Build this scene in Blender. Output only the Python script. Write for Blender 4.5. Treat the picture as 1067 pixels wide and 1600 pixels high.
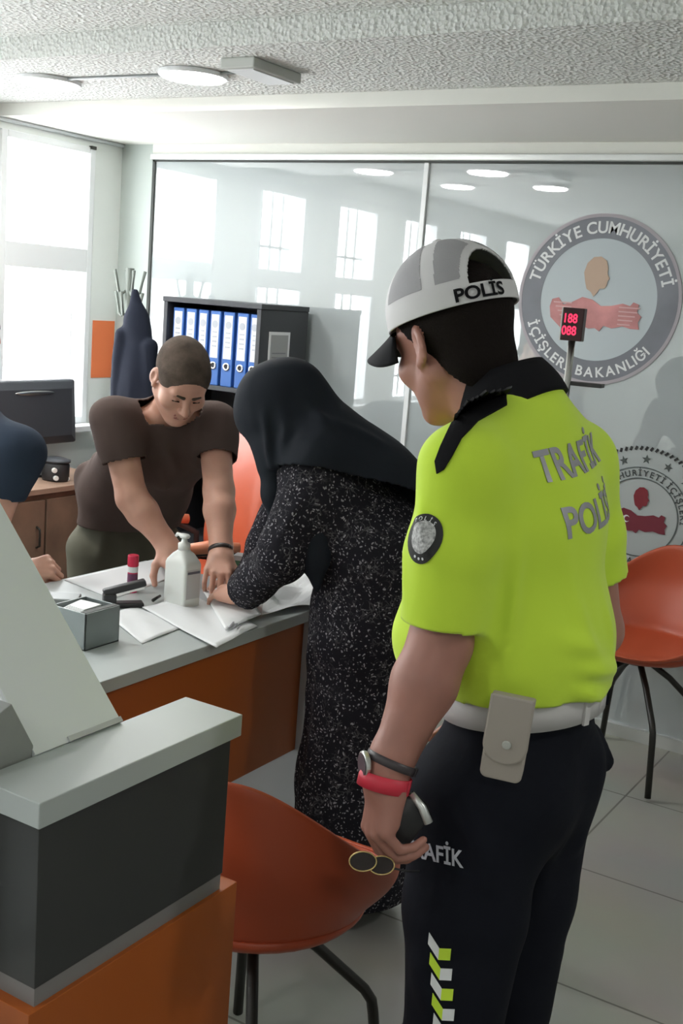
import bpy, bmesh, math, random
import numpy as np
from mathutils import Vector, Matrix, Euler
from mathutils.bvhtree import BVHTree

for o in list(bpy.data.objects):
    bpy.data.objects.remove(o)
SC = bpy.context.scene
COL = SC.collection
R = math.radians
random.seed(4)
V = Vector

# ------------------------------------------------------------------ camera
YAW, PITCH, ROLL, FPX, CAMZ = 0.54385974, 0.18387663, 0.07783222, 1776.0, 1.62
_f = V((-math.sin(YAW) * math.cos(PITCH), math.cos(YAW) * math.cos(PITCH), -math.sin(PITCH)))
_r = _f.cross(V((0, 0, 1))).normalized()
_u = _r.cross(_f)
CR = _r * math.cos(ROLL) + _u * math.sin(ROLL)
CU = -_r * math.sin(ROLL) + _u * math.cos(ROLL)
CF = _f
CP = V((0, 0, CAMZ))
cd = bpy.data.cameras.new('camera')
cam = bpy.data.objects.new('camera', cd)
COL.objects.link(cam)
m3 = Matrix((CR, CU, -CF)).transposed()
cam.matrix_world = Matrix.Translation(CP) @ m3.to_4x4()
cd.sensor_fit = 'VERTICAL'
cd.sensor_height = 36.0
cd.lens = 36.0 * FPX / 1600.0
cd.clip_start = 0.02
SC.camera = cam


def P(x, y, w):
    """room point seen at photograph pixel x, y at the distance w along the view axis (metres)"""
    return CP + (CR * (x - 533.5) - CU * (y - 800) + CF * FPX) * (w / FPX)


def at(x, y, ax, v):
    """room point seen at photograph pixel x, y lying on the plane axis ax = v"""
    d = CR * (x - 533.5) - CU * (y - 800) + CF * FPX
    return CP + d * ((v - CP[ax]) / d[ax])


# ------------------------------------------------------------------ light
W = bpy.data.worlds.new('overcast_sky')
SC.world = W
W.use_nodes = True
wn = W.node_tree.nodes
wn['Background'].inputs[0].default_value = (0.95, 0.98, 1.0, 1)
wn['Background'].inputs[1].default_value = 9.0
SC.view_settings.view_transform = 'Standard'
SC.view_settings.look = 'None'
SC.view_settings.gamma = 1.0
SC.view_settings.use_curve_mapping = False
SC.view_settings.exposure = 0.62
WINDOWS = [(3.57, 4.07), (2.70, 3.16), (1.83, 2.30), (0.96, 1.43), (0.09, 0.56), (-0.78, -0.31), (-1.65, -1.18)]
XW = -4.0
for i, (a, b) in enumerate(WINDOWS):
    ld = bpy.data.lights.new('daylight_portal', 'AREA')
    ld.shape = 'RECTANGLE'
    ld.size = 1.30
    ld.size_y = b - a + 0.02
    ld.cycles.is_portal = True
    lo = bpy.data.objects.new('daylight_portal', ld)
    COL.objects.link(lo)
    lo.location = (XW - 0.13, (a + b) / 2, 1.585)
    lo.rotation_euler = (0, R(-90), 0)      # faces into the room (+X)


# ------------------------------------------------------------------ materials
MATS = {}


def mat(name, col, rough=0.5, metal=0.0, spec=0.5, coat=0.0, coat_rough=0.05, coat_ior=1.5, bump=None, var=None, emit=None,
        sheen=0.0, sss=0.0, ior=1.5, builder=None, alpha=1.0, transmission=0.0):
    """procedural principled material; bump = (scale, strength, distance); var = (scale, amount)"""
    if name in MATS:
        return MATS[name]
    m = bpy.data.materials.new(name)
    m.use_nodes = True
    nt = m.node_tree
    b = nt.nodes['Principled BSDF']
    b.inputs['Base Color'].default_value = (*col, 1)
    b.inputs['Roughness'].default_value = rough
    b.inputs['Metallic'].default_value = metal
    b.inputs['Specular IOR Level'].default_value = spec
    b.inputs['IOR'].default_value = ior
    b.inputs['Coat Weight'].default_value = coat
    b.inputs['Coat Roughness'].default_value = coat_rough
    b.inputs['Coat IOR'].default_value = coat_ior
    b.inputs['Sheen Weight'].default_value = sheen
    b.inputs['Alpha'].default_value = alpha
    b.inputs['Transmission Weight'].default_value = transmission
    if sss:
        b.inputs['Subsurface Weight'].default_value = sss
        b.inputs['Subsurface Radius'].default_value = (0.012, 0.005, 0.003)
    if emit:
        b.inputs['Emission Color'].default_value = (*emit[0], 1)
        b.inputs['Emission Strength'].default_value = emit[1]
    tc = nt.nodes.new('ShaderNodeTexCoord')
    if var:
        n = nt.nodes.new('ShaderNodeTexNoise')
        n.inputs['Scale'].default_value = var[0]
        n.inputs['Detail'].default_value = 5
        nt.links.new(tc.outputs['Object'], n.inputs['Vector'])
        r = nt.nodes.new('ShaderNodeValToRGB')
        r.color_ramp.elements[0].position = 0.3
        r.color_ramp.elements[1].position = 0.7
        r.color_ramp.elements[0].color = (*[c * (1 - var[1]) for c in col], 1)
        r.color_ramp.elements[1].color = (*[min(1, c * (1 + var[1])) for c in col], 1)
        nt.links.new(n.outputs['Fac'], r.inputs['Fac'])
        nt.links.new(r.outputs['Color'], b.inputs['Base Color'])
    if bump:
        n = nt.nodes.new('ShaderNodeTexNoise')
        n.inputs['Scale'].default_value = bump[0]
        n.inputs['Detail'].default_value = 4
        nt.links.new(tc.outputs['Object'], n.inputs['Vector'])
        bp = nt.nodes.new('ShaderNodeBump')
        bp.inputs['Strength'].default_value = bump[1]
        bp.inputs['Distance'].default_value = bump[2]
        nt.links.new(n.outputs['Fac'], bp.inputs['Height'])
        nt.links.new(bp.outputs['Normal'], b.inputs['Normal'])
    if builder:
        builder(nt, b, tc)
    MATS[name] = m
    return m


def m_floor(nt, b, tc):
    mp = nt.nodes.new('ShaderNodeMapping')
    mp.inputs['Location'].default_value = (1.02, -3.134, 0)
    nt.links.new(tc.outputs['Object'], mp.inputs['Vector'])
    br = nt.nodes.new('ShaderNodeTexBrick')
    br.offset = 0.0
    br.inputs['Scale'].default_value = 1.0
    br.inputs['Brick Width'].default_value = 0.612
    br.inputs['Row Height'].default_value = 0.612
    br.inputs['Mortar Size'].default_value = 0.0035
    br.inputs['Color1'].default_value = (0.30, 0.30, 0.265, 1)
    br.inputs['Color2'].default_value = (0.315, 0.315, 0.285, 1)
    br.inputs['Mortar'].default_value = (0.13, 0.13, 0.11, 1)
    nt.links.new(mp.outputs[0], br.inputs['Vector'])
    n = nt.nodes.new('ShaderNodeTexNoise')
    n.inputs['Scale'].default_value = 2.2
    n.inputs['Detail'].default_value = 8
    nt.links.new(tc.outputs['Object'], n.inputs['Vector'])
    mx = nt.nodes.new('ShaderNodeMix')
    mx.data_type = 'RGBA'
    mx.blend_type = 'OVERLAY'
    mx.inputs['Factor'].default_value = 0.18
    nt.links.new(br.outputs['Color'], mx.inputs[6])
    nt.links.new(n.outputs['Color'], mx.inputs[7])
    nt.links.new(mx.outputs[2], b.inputs['Base Color'])


def m_rough_plaster(nt, b, tc):
    vo = nt.nodes.new('ShaderNodeTexVoronoi')
    vo.inputs['Scale'].default_value = 75
    n = nt.nodes.new('ShaderNodeTexNoise')
    n.inputs['Scale'].default_value = 42
    n.inputs['Detail'].default_value = 6
    n.inputs['Roughness'].default_value = 0.7
    nt.links.new(tc.outputs['Object'], vo.inputs['Vector'])
    nt.links.new(tc.outputs['Object'], n.inputs['Vector'])
    mm = nt.nodes.new('ShaderNodeMath')
    mm.operation = 'ADD'
    nt.links.new(vo.outputs['Distance'], mm.inputs[0])
    nt.links.new(n.outputs['Fac'], mm.inputs[1])
    bp = nt.nodes.new('ShaderNodeBump')
    bp.inputs['Strength'].default_value = 0.9
    bp.inputs['Distance'].default_value = 0.012
    nt.links.new(mm.outputs[0], bp.inputs['Height'])
    nt.links.new(bp.outputs['Normal'], b.inputs['Normal'])


def m_flecks(scale, thr, c0, c1):
    def f(nt, b, tc):
        n0 = nt.nodes.new('ShaderNodeTexNoise')
        n0.inputs['Scale'].default_value = 40
        nt.links.new(tc.outputs['Object'], n0.inputs['Vector'])
        ad = nt.nodes.new('ShaderNodeVectorMath')
        ad.operation = 'MULTIPLY_ADD'
        ad.inputs[1].default_value = (0.03, 0.03, 0.03)
        nt.links.new(n0.outputs['Color'], ad.inputs[0])
        nt.links.new(tc.outputs['Object'], ad.inputs[2])
        vo = nt.nodes.new('ShaderNodeTexVoronoi')
        vo.inputs['Scale'].default_value = scale
        vo.inputs['Randomness'].default_value = 1.0
        nt.links.new(ad.outputs[0], vo.inputs['Vector'])
        v2 = nt.nodes.new('ShaderNodeTexVoronoi')
        v2.inputs['Scale'].default_value = scale * 0.62
        v2.feature = 'DISTANCE_TO_EDGE'
        nt.links.new(ad.outputs[0], v2.inputs['Vector'])
        r = nt.nodes.new('ShaderNodeValToRGB')
        r.color_ramp.elements[0].position = thr * 0.55
        r.color_ramp.elements[0].color = (*c1, 1)
        r.color_ramp.elements[1].position = thr
        r.color_ramp.elements[1].color = (*c0, 1)
        nt.links.new(vo.outputs['Distance'], r.inputs['Fac'])
        r2 = nt.nodes.new('ShaderNodeValToRGB')
        r2.color_ramp.elements[0].position = 0.02
        r2.color_ramp.elements[0].color = (0.8, 0.8, 0.8, 1)
        r2.color_ramp.elements[1].position = 0.09
        r2.color_ramp.elements[1].color = (0, 0, 0, 1)
        nt.links.new(v2.outputs['Distance'], r2.inputs['Fac'])
        n3 = nt.nodes.new('ShaderNodeTexNoise')
        n3.inputs['Scale'].default_value = 26
        n3.inputs['Detail'].default_value = 3
        nt.links.new(tc.outputs['Object'], n3.inputs['Vector'])
        r3 = nt.nodes.new('ShaderNodeValToRGB')
        r3.color_ramp.elements[0].position = 0.48
        r3.color_ramp.elements[1].position = 0.60
        nt.links.new(n3.outputs['Fac'], r3.inputs['Fac'])
        m2 = nt.nodes.new('ShaderNodeMath')
        m2.operation = 'MULTIPLY'
        nt.links.new(r2.outputs['Color'], m2.inputs[0])
        nt.links.new(r3.outputs['Color'], m2.inputs[1])
        mx = nt.nodes.new('ShaderNodeMix')
        mx.data_type = 'RGBA'
        nt.links.new(m2.outputs[0], mx.inputs[0])
        nt.links.new(r.outputs['Color'], mx.inputs[6])
        mx.inputs[7].default_value = (*[c * 0.3 for c in c1], 1)
        nt.links.new(mx.outputs[2], b.inputs['Base Color'])
    return f


M = dict(
    plaster=mat('smooth_ceiling_paint', (0.90, 0.90, 0.85), 0.9, bump=(9, 0.15, 0.004)),
    rough_plaster=mat('rough_plaster', (0.90, 0.92, 0.89), 0.9, builder=m_rough_plaster),
    wall=mat('wall_paint', (0.78, 0.81, 0.78), 0.8, var=(2, 0.03)),
    wall_orange=mat('orange_wall_band', (0.86, 0.21, 0.07), 0.7),
    floor=mat('floor_tiles', (0.3, 0.3, 0.3), 0.34, spec=0.5, builder=m_floor),
    upvc=mat('white_window_plastic', (0.80, 0.82, 0.83), 0.35),
    glasswall=mat('pale_backed_glass', (0.45, 0.495, 0.505), 0.35, spec=0.3, coat=1.0, coat_rough=0.012, coat_ior=2.5, var=(1.1, 0.04)),
    alu=mat('aluminium', (0.75, 0.77, 0.76), 0.35, metal=0.6),
    dark_seal=mat('dark_gasket', (0.05, 0.055, 0.05), 0.6),
    laminate=mat('white_laminate', (0.43, 0.465, 0.46), 0.38, spec=0.5, var=(3, 0.03)),
    laminate_edge=mat('white_edge_band', (0.45, 0.46, 0.465), 0.45),
    orange_lam=mat('orange_laminate', (0.40, 0.098, 0.017), 0.4, spec=0.4),
    dark_lam=mat('charcoal_laminate', (0.045, 0.046, 0.047), 0.42, spec=0.4),
    wood=mat('brown_wood', (0.20, 0.125, 0.085), 0.5, var=(6, 0.25)),
    wood_top=mat('light_brown_wood', (0.34, 0.22, 0.16), 0.45, var=(7, 0.2)),
    chair=mat('orange_chair_plastic', (0.44, 0.078, 0.030), 0.42, spec=0.5, bump=(60, 0.05, 0.002)),
    black_metal=mat('black_metal', (0.018, 0.017, 0.014), 0.4, metal=0.2),
    black_plastic=mat('black_plastic', (0.02, 0.02, 0.022), 0.45),
    grey_plastic=mat('grey_plastic', (0.22, 0.235, 0.235), 0.4),
    leather=mat('black_leather', (0.05, 0.055, 0.065), 0.5, bump=(30, 0.1, 0.003)),
    silver=mat('silver_metal', (0.7, 0.7, 0.68), 0.28, metal=1.0),
    paper=mat('white_paper', (0.78, 0.79, 0.80), 0.85, bump=(14, 0.2, 0.004)),
    paper_ink=mat('grey_print', (0.22, 0.22, 0.24), 0.8),
    white_plastic=mat('white_plastic', (0.72, 0.73, 0.70), 0.35, sss=0.05),
    shelf_dark=mat('dark_board', (0.035, 0.038, 0.045), 0.45),
    binder_blue=mat('blue_binder_card', (0.035, 0.13, 0.42), 0.45),
    binder_black=mat('black_binder_card', (0.02, 0.022, 0.03), 0.5),
    label=mat('binder_label_paper', (0.70, 0.74, 0.78), 0.7),
    hivis=mat('high_visibility_yellow', (0.58, 0.80, 0.06), 0.8, spec=0.12, sheen=0.2, bump=(600, 0.12, 0.001), emit=None),
    black_cloth=mat('black_cloth', (0.012, 0.013, 0.018), 0.85, spec=0.12, bump=(18, 0.3, 0.006)),
    navy_trousers=mat('black_navy_cloth', (0.007, 0.008, 0.013), 0.8, spec=0.12, bump=(14, 0.35, 0.008)),
    collar=mat('black_knit', (0.010, 0.010, 0.012), 0.85, spec=0.12, bump=(200, 0.2, 0.001)),
    skin=mat('skin', (0.60, 0.33, 0.245), 0.5, sss=0.15, var=(18, 0.07)),
    skin_tan=mat('tanned_skin', (0.38, 0.175, 0.135), 0.5, sss=0.12, var=(16, 0.08)),
    lip=mat('lips', (0.36, 0.12, 0.10), 0.45),
    hair=mat('cropped_dark_hair', (0.012, 0.009, 0.008), 0.85, spec=0.1, bump=(260, 0.6, 0.003)),
    hair_brown=mat('cropped_brown_hair', (0.095, 0.072, 0.058), 0.85, spec=0.1, var=(28, 0.3), bump=(260, 0.6, 0.003)),
    cap_white=mat('white_cap_cloth', (0.66, 0.65, 0.66), 0.75, bump=(300, 0.1, 0.001)),
    cap_mesh=mat('grey_cap_mesh', (0.36, 0.355, 0.37), 0.8, bump=(700, 0.5, 0.001)),
    tee=mat('brown_cotton', (0.085, 0.060, 0.053), 0.85, spec=0.12, bump=(12, 0.3, 0.01)),
    olive=mat('olive_trousers', (0.115, 0.112, 0.085), 0.85, spec=0.12, bump=(12, 0.3, 0.008)),
    navy=mat('navy_cotton', (0.028, 0.040, 0.062), 0.85, spec=0.12, bump=(12, 0.25, 0.008)),
    dress=mat('speckled_black_dress', (0.02, 0.02, 0.02), 0.8, spec=0.12, builder=m_flecks(105, 0.31, (0.013, 0.012, 0.017), (0.30, 0.29, 0.31))),
    hijab=mat('black_scarf', (0.013, 0.016, 0.022), 0.75, spec=0.12, bump=(7, 0.3, 0.015)),
    white_belt=mat('white_belt_leather', (0.60, 0.58, 0.58), 0.5, bump=(40, 0.1, 0.002)),
    pouch=mat('greyish_white_leather', (0.36, 0.32, 0.28), 0.5, bump=(25, 0.2, 0.002)),
    reflective=mat('silver_reflective_print', (0.34, 0.34, 0.37), 0.45, metal=0.3),
    trouser_print=mat('pale_trouser_print', (0.48, 0.49, 0.55), 0.5),
    red_band=mat('red_wristband', (0.62, 0.03, 0.06), 0.5),
    pink=mat('magenta_plastic', (0.55, 0.02, 0.09), 0.35),
    lamp=mat('lamp_diffuser', (1, 1, 1), 0.5, emit=((1, 1, 0.97), 22.0)),
    led=mat('red_led', (0.6, 0.01, 0.03), 0.4, emit=((1.0, 0.03, 0.10), 1.1)),
    white=mat('white_vinyl', (0.74, 0.76, 0.77), 0.5),
)


# ------------------------------------------------------------------ helpers
def tag(o, label=None, cat=None, group=None, kind=None):
    if label:
        o['label'] = label
    if cat:
        o['category'] = cat
    if group:
        o['group'] = group
    if kind:
        o['kind'] = kind
    return o


def empty(name, loc, label=None, cat=None, group=None, rz=0.0):
    o = bpy.data.objects.new(name, None)
    o.empty_display_size = 0.1
    COL.objects.link(o)
    o.location = loc
    o.rotation_euler = (0, 0, rz)
    return tag(o, label, cat, group)


def link(name, me, mats, parent=None, smooth=False):
    """world-space mesh linked as one object; when parented, it keeps its world place"""
    o = bpy.data.objects.new(name, me)
    COL.objects.link(o)
    for m in (mats if isinstance(mats, (list, tuple)) else [mats]):
        me.materials.append(m)
    if smooth:
        for p in me.polygons:
            p.use_smooth = True
    if parent is not None:
        o.parent = parent
        top = parent
        mw = Matrix.Identity(4)
        chain = []
        while top is not None:
            chain.append(top)
            top = top.parent
        for c in reversed(chain):
            mw = mw @ c.matrix_parent_inverse @ c.matrix_basis
        o.matrix_parent_inverse = mw.inverted()
    return o


class MB:
    """collects shapes in world space and links them as one mesh object"""

    def __init__(s):
        s.bm = bmesh.new()
        s.mi = 0

    def _take(s, vs, fs):
        bv = [s.bm.verts.new(v) for v in vs]
        for f in fs:
            try:
                nf = s.bm.faces.new([bv[i] for i in f])
                nf.material_index = s.mi
            except ValueError:
                pass
        return bv

    def box(s, x0, x1, y0, y1, z0, z1, M4=None):
        vs = [V((x, y, z)) for x in (x0, x1) for y in (y0, y1) for z in (z0, z1)]
        if M4:
            vs = [M4 @ v for v in vs]
        s._take(vs, [(0, 1, 3, 2), (4, 6, 7, 5), (0, 4, 5, 1), (2, 3, 7, 6), (0, 2, 6, 4), (1, 5, 7, 3)])
        return s

    def tube(s, pts, r, n=10, cap=True, flat=None):
        pts = [V(p) for p in pts]
        rs = r if isinstance(r, (list, tuple)) else [r] * len(pts)
        rings = []
        prev = None
        for i, p in enumerate(pts):
            if i == 0:
                d = pts[1] - pts[0]
            elif i == len(pts) - 1:
                d = pts[-1] - pts[-2]
            else:
                d = (pts[i + 1] - p).normalized() + (p - pts[i - 1]).normalized()
            d.normalize()
            if prev is None:
                a = V((0, 0, 1)) if abs(d.z) < 0.9 else V((1, 0, 0))
                x = d.cross(a).normalized()
            else:
                x = (prev - d * prev.dot(d)).normalized()
            prev = x
            y = d.cross(x)
            rings.append([p + (x * math.cos(2 * math.pi * k / n) + y * math.sin(2 * math.pi * k / n)) * rs[i] for k in range(n)])
        return s.loft(rings, cap)

    def loft(s, rings, cap=True, closed=True):
        n = len(rings[0])
        idx = []
        vs = []
        for rg in rings:
            idx.append(list(range(len(vs), len(vs) + n)))
            vs += rg
        fs = []
        for a, b in zip(idx, idx[1:]):
            for k in range(n if closed else n - 1):
                k2 = (k + 1) % n
                fs.append((a[k], a[k2], b[k2], b[k]))
        if cap and closed:
            fs.append(tuple(reversed(idx[0])))
            fs.append(tuple(idx[-1]))
        s._take(vs, fs)
        return s

    def cyl(s, c, r, h, n=24, axis=V((0, 0, 1)), r2=None):
        c = V(c)
        return s.tube([c, c + axis * h], [r, r if r2 is None else r2], n)

    def prism(s, poly, d):
        """polygon (3D points) extruded by vector d"""
        n = len(poly)
        vs = [V(p) for p in poly] + [V(p) + V(d) for p in poly]
        fs = [tuple(range(n)), tuple(range(2 * n - 1, n - 1, -1))] + [(i, i + n, (i + 1) % n + n, (i + 1) % n) for i in range(n)]
        s._take(vs, fs)
        return s

    def grid(s, f, nu, nv):
        vs = [V(f(i / nu, j / nv)) for i in range(nu + 1) for j in range(nv + 1)]
        fs = [(i * (nv + 1) + j, (i + 1) * (nv + 1) + j, (i + 1) * (nv + 1) + j + 1, i * (nv + 1) + j + 1) for i in range(nu) for j in range(nv)]
        s._take(vs, fs)
        return s

    def build(s, name, mats, parent=None, bevel=0.0, smooth=False, solid=0.0, sub=0, seg=2, normals=True):
        if normals:
            bmesh.ops.recalc_face_normals(s.bm, faces=s.bm.faces)
        me = bpy.data.meshes.new(name)
        s.bm.to_mesh(me)
        s.bm.free()
        o = link(name, me, mats, parent, smooth)
        if solid:
            md = o.modifiers.new('solid', 'SOLIDIFY')
            md.thickness = solid
            md.offset = 0
        if bevel:
            md = o.modifiers.new('bevel', 'BEVEL')
            md.width = bevel
            md.segments = seg
            md.limit_method = 'ANGLE'
            md.angle_limit = R(40)
            md.harden_normals = False
        if sub:
            md = o.modifiers.new('sub', 'SUBSURF')
            md.levels = md.render_levels = sub
        return o


def text_mesh(body, size=1.0, bold=0.0, extrude=0.0, align='CENTER'):
    cu = bpy.data.curves.new('lettering', 'FONT')
    cu.body = body
    cu.size = size
    cu.offset = bold * size
    cu.extrude = extrude
    cu.align_x = align
    cu.align_y = 'CENTER' if '\n' in body else 'BOTTOM_BASELINE'
    cu.resolution_u = 4
    o = bpy.data.objects.new('lettering', cu)
    COL.objects.link(o)
    bpy.context.view_layer.update()
    me = bpy.data.meshes.new_from_object(o.evaluated_get(bpy.context.evaluated_depsgraph_get()))
    bpy.data.objects.remove(o)
    return me


def text_to(mb, body, size, M4, bold=0.0, extrude=0.0, align='CENTER', fn=None, dice=False):
    """adds lettering to an MB through matrix M4 (text lies in local xy) and an optional point function"""
    me = text_mesh(body, size, bold, extrude, align)
    t = bmesh.new()
    t.from_mesh(me)
    bpy.data.meshes.remove(me)
    if dice:
        bmesh.ops.triangulate(t, faces=t.faces)
        bmesh.ops.subdivide_edges(t, edges=[e for e in t.edges if e.calc_length() > size * 0.12], cuts=3)
        bmesh.ops.triangulate(t, faces=t.faces)
    mp = {}
    for v in t.verts:
        p = M4 @ v.co
        if fn:
            p = fn(p)
        mp[v.index] = mb.bm.verts.new(p)
    t.verts.ensure_lookup_table()
    for f in t.faces:
        try:
            nf = mb.bm.faces.new([mp[v.index] for v in f.verts])
            nf.material_index = mb.mi
        except ValueError:
            pass
    t.free()


def frame(origin, x, y):
    x = V(x).normalized()
    y = V(y)
    z = x.cross(y).normalized()
    y = z.cross(x)
    m = Matrix((x, y, z)).transposed().to_4x4()
    m.translation = V(origin)
    return m


# ------------------------------------------------------------------ sculpting by distance fields (bodies and clothes)
class Sculpt:
    """a list of soft shapes merged into one continuous surface"""

    def __init__(s):
        s.ops = []

    def cone(s, a, b, ra, rb=None, k=0.03, mat=0, sub=False, flat=None, fa=1.0, fb=None):
        """tapered limb a -> b; flat = direction along which the section is scaled by fa..fb"""
        s.ops.append(('cone', V(a), V(b), ra, ra if rb is None else rb, k, mat, sub, None if flat is None else V(flat), fa, fa if fb is None else fb))
        return s

    def ell(s, c, r, rot=None, k=0.03, mat=0, sub=False):
        s.ops.append(('ell', V(c), V(r), rot if rot is not None else Matrix.Identity(3), k, mat, sub))
        return s

    def cut(s, p, n):
        """keeps the side of the plane opposite to n; the face left by the cut is opened"""
        s.ops.append(('cut', V(p), V(n).normalized()))
        return s

    def cutlocal(s, p, n, rad):
        s.ops.append(('cutl', V(p), V(n).normalized(), rad))
        return s

    def bounds(s):
        lo = np.array([1e9] * 3)
        hi = -lo
        for o in s.ops:
            if o[0] == 'cone' and not o[7]:
                f = max(1.0, o[9], o[10])
                for p, r in ((o[1], o[3]), (o[2], o[4])):
                    lo = np.minimum(lo, np.array(p) - r * f - 0.02)
                    hi = np.maximum(hi, np.array(p) + r * f + 0.02)
            elif o[0] == 'ell' and not o[6]:
                lo = np.minimum(lo, np.array(o[1]) - max(o[2]) - 0.02)
                hi = np.maximum(hi, np.array(o[1]) + max(o[2]) + 0.02)
        return lo, hi

    def field(s, lo, h, shape):
        F = np.full(shape, 0.4, np.float32)
        O = np.zeros(shape, np.int8)
        C = np.full(shape, 9.0, np.float32)
        ax = [lo[i] + h * np.arange(shape[i], dtype=np.float64) for i in range(3)]

        def region(pl, ph):
            sl = []
            for i in range(3):
                a = int(max(0, math.floor((pl[i] - lo[i]) / h)))
                b = int(min(shape[i], math.ceil((ph[i] - lo[i]) / h) + 1))
                if a >= b:
                    return None
                sl.append(slice(a, b))
            return tuple(sl)
        for o in s.ops:
            if o[0] in ('cut', 'cutl'):
                if o[0] == 'cut':
                    sl = (slice(None),) * 3
                else:
                    sl = region(np.array(o[1]) - o[3], np.array(o[1]) + o[3])
                    if sl is None:
                        continue
                X, Y, Z = np.meshgrid(*[ax[i][sl[i]] for i in range(3)], indexing='ij', sparse=True)
                d = ((X - o[1][0]) * o[2][0] + (Y - o[1][1]) * o[2][1] + (Z - o[1][2]) * o[2][2]).astype(np.float32)
                if o[0] == 'cutl':
                    rr = (X - o[1][0]) ** 2 + (Y - o[1][1]) ** 2 + (Z - o[1][2]) ** 2
                    d = np.where(rr < o[3] ** 2, d, -1.0).astype(np.float32)
                m = d > F[sl]
                C[sl] = np.where(m, d, C[sl])
                F[sl] = np.maximum(F[sl], d)
                continue
            if o[0] == 'cone':
                _, a, b, ra, rb, k, mt, sub, flat, fa, fb = o
                R_ = max(ra, rb) * max(1.0, fa, fb) + k + 3 * h + 0.012
                sl = region(np.minimum(a, b) - R_, np.maximum(a, b) + R_)
                if sl is None:
                    continue
                X, Y, Z = np.meshgrid(*[ax[i][sl[i]] for i in range(3)], indexing='ij', sparse=True)
                d3 = b - a
                L2 = max(d3.dot(d3), 1e-12)
                t = ((X - a[0]) * d3[0] + (Y - a[1]) * d3[1] + (Z - a[2]) * d3[2]) / L2
                t = np.clip(t, 0, 1)
                qx = X - a[0] - t * d3[0]
                qy = Y - a[1] - t * d3[1]
                qz = Z - a[2] - t * d3[2]
                rr = ra + (rb - ra) * t
                if flat is None:
                    d = np.sqrt(qx * qx + qy * qy + qz * qz) - rr
                else:
                    dn = d3.normalized()
                    e = (flat - dn * flat.dot(dn)).normalized()
                    c = qx * e[0] + qy * e[1] + qz * e[2]
                    ff = fa + (fb - fa) * t
                    q2 = qx * qx + qy * qy + qz * qz - c * c + (c / ff) ** 2
                    q = np.sqrt(np.maximum(q2, 1e-12))
                    full = np.sqrt(qx * qx + qy * qy + qz * qz) + 1e-9
                    d = (q - rr) * (full / q)
            else:
                _, c, r, rot, k, mt, sub = o
                R_ = max(r) + k + 3 * h + 0.012
                sl = region(np.array(c) - R_, np.array(c) + R_)
                if sl is None:
                    continue
                X, Y, Z = np.meshgrid(*[ax[i][sl[i]] for i in range(3)], indexing='ij', sparse=True)
                dx, dy, dz = X - c[0], Y - c[1], Z - c[2]
                e = [rot.col[i] for i in range(3)]
                l = [dx * e[i][0] + dy * e[i][1] + dz * e[i][2] for i in range(3)]
                q = np.sqrt((l[0] / r[0]) ** 2 + (l[1] / r[1]) ** 2 + (l[2] / r[2]) ** 2) + 1e-9
                full = np.sqrt(dx * dx + dy * dy + dz * dz)
                d = (q - 1) * full / q
            d = d.astype(np.float32)
            A = F[sl]
            if sub:
                d = -d
                hh = np.maximum(k - np.abs(A - d), 0) / max(k, 1e-6)
                F[sl] = np.maximum(A, d) + hh * hh * k * 0.25
            else:
                O[sl] = np.where(d < A, mt, O[sl])
                hh = np.maximum(k - np.abs(A - d), 0) / max(k, 1e-6)
                F[sl] = np.minimum(A, d) - hh * hh * k * 0.25
        return F, O, (np.abs(F - C) < 1e-5).astype(np.int8)

    def mesh(s, h=0.005, boxes=None, wrinkle=None):
        """boxes: list of (lo, hi, h); default is one box around everything"""
        if boxes is None:
            lo, hi = s.bounds()
            boxes = [(lo, hi, h)]
        AV, AF, AM, base = [], [], [], 0
        for bi, (lo, hi, hh) in enumerate(boxes):
            lo = np.array(lo, float)
            shape = tuple(int(math.ceil((hi[i] - lo[i]) / hh)) + 1 for i in range(3))
            F, O, C = s.field(lo, hh, shape)
            vs, fs, ms = surface_nets(F, O, C, lo, hh)
            for lo2, hi2, h2 in boxes[bi + 1:]:
                if h2 >= hh * 0.8:
                    continue
                q = vs[fs]
                ins = ((q > np.array(lo2, float) + 2.2 * hh) & (q < np.array(hi2, float) - 2.2 * hh)).all(axis=(1, 2))
                ms = np.where(ins, -1, ms)
            AV.append(vs)
            AF.append(fs + base)
            AM.append(ms)
            base += len(vs)
        vs = np.concatenate(AV)
        fs = np.concatenate(AF)
        ms = np.concatenate(AM)
        keep = ms >= 0
        fs, ms = fs[keep], ms[keep]
        if wrinkle is not None:
            n = vnormals(vs, fs)
            vs = vs + n * wrinkle(vs)[:, None]
        used = np.unique(fs)
        remap = np.full(len(vs), -1)
        remap[used] = np.arange(len(used))
        vs, fs = vs[used], remap[fs]
        me = bpy.data.meshes.new('body')
        me.from_pydata(vs.tolist(), [], fs.tolist())
        me.polygons.foreach_set('material_index', ms.astype(np.int32))
        me.polygons.foreach_set('use_smooth', np.ones(len(fs), bool))
        me.update()
        return me


def vnormals(vs, fs):
    p = vs[fs]
    n = np.cross(p[:, 2] - p[:, 0], p[:, 3] - p[:, 1])
    out = np.zeros_like(vs)
    for k in range(4):
        np.add.at(out, fs[:, k], n)
    return out / (np.linalg.norm(out, axis=1, keepdims=True) + 1e-12)


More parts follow.
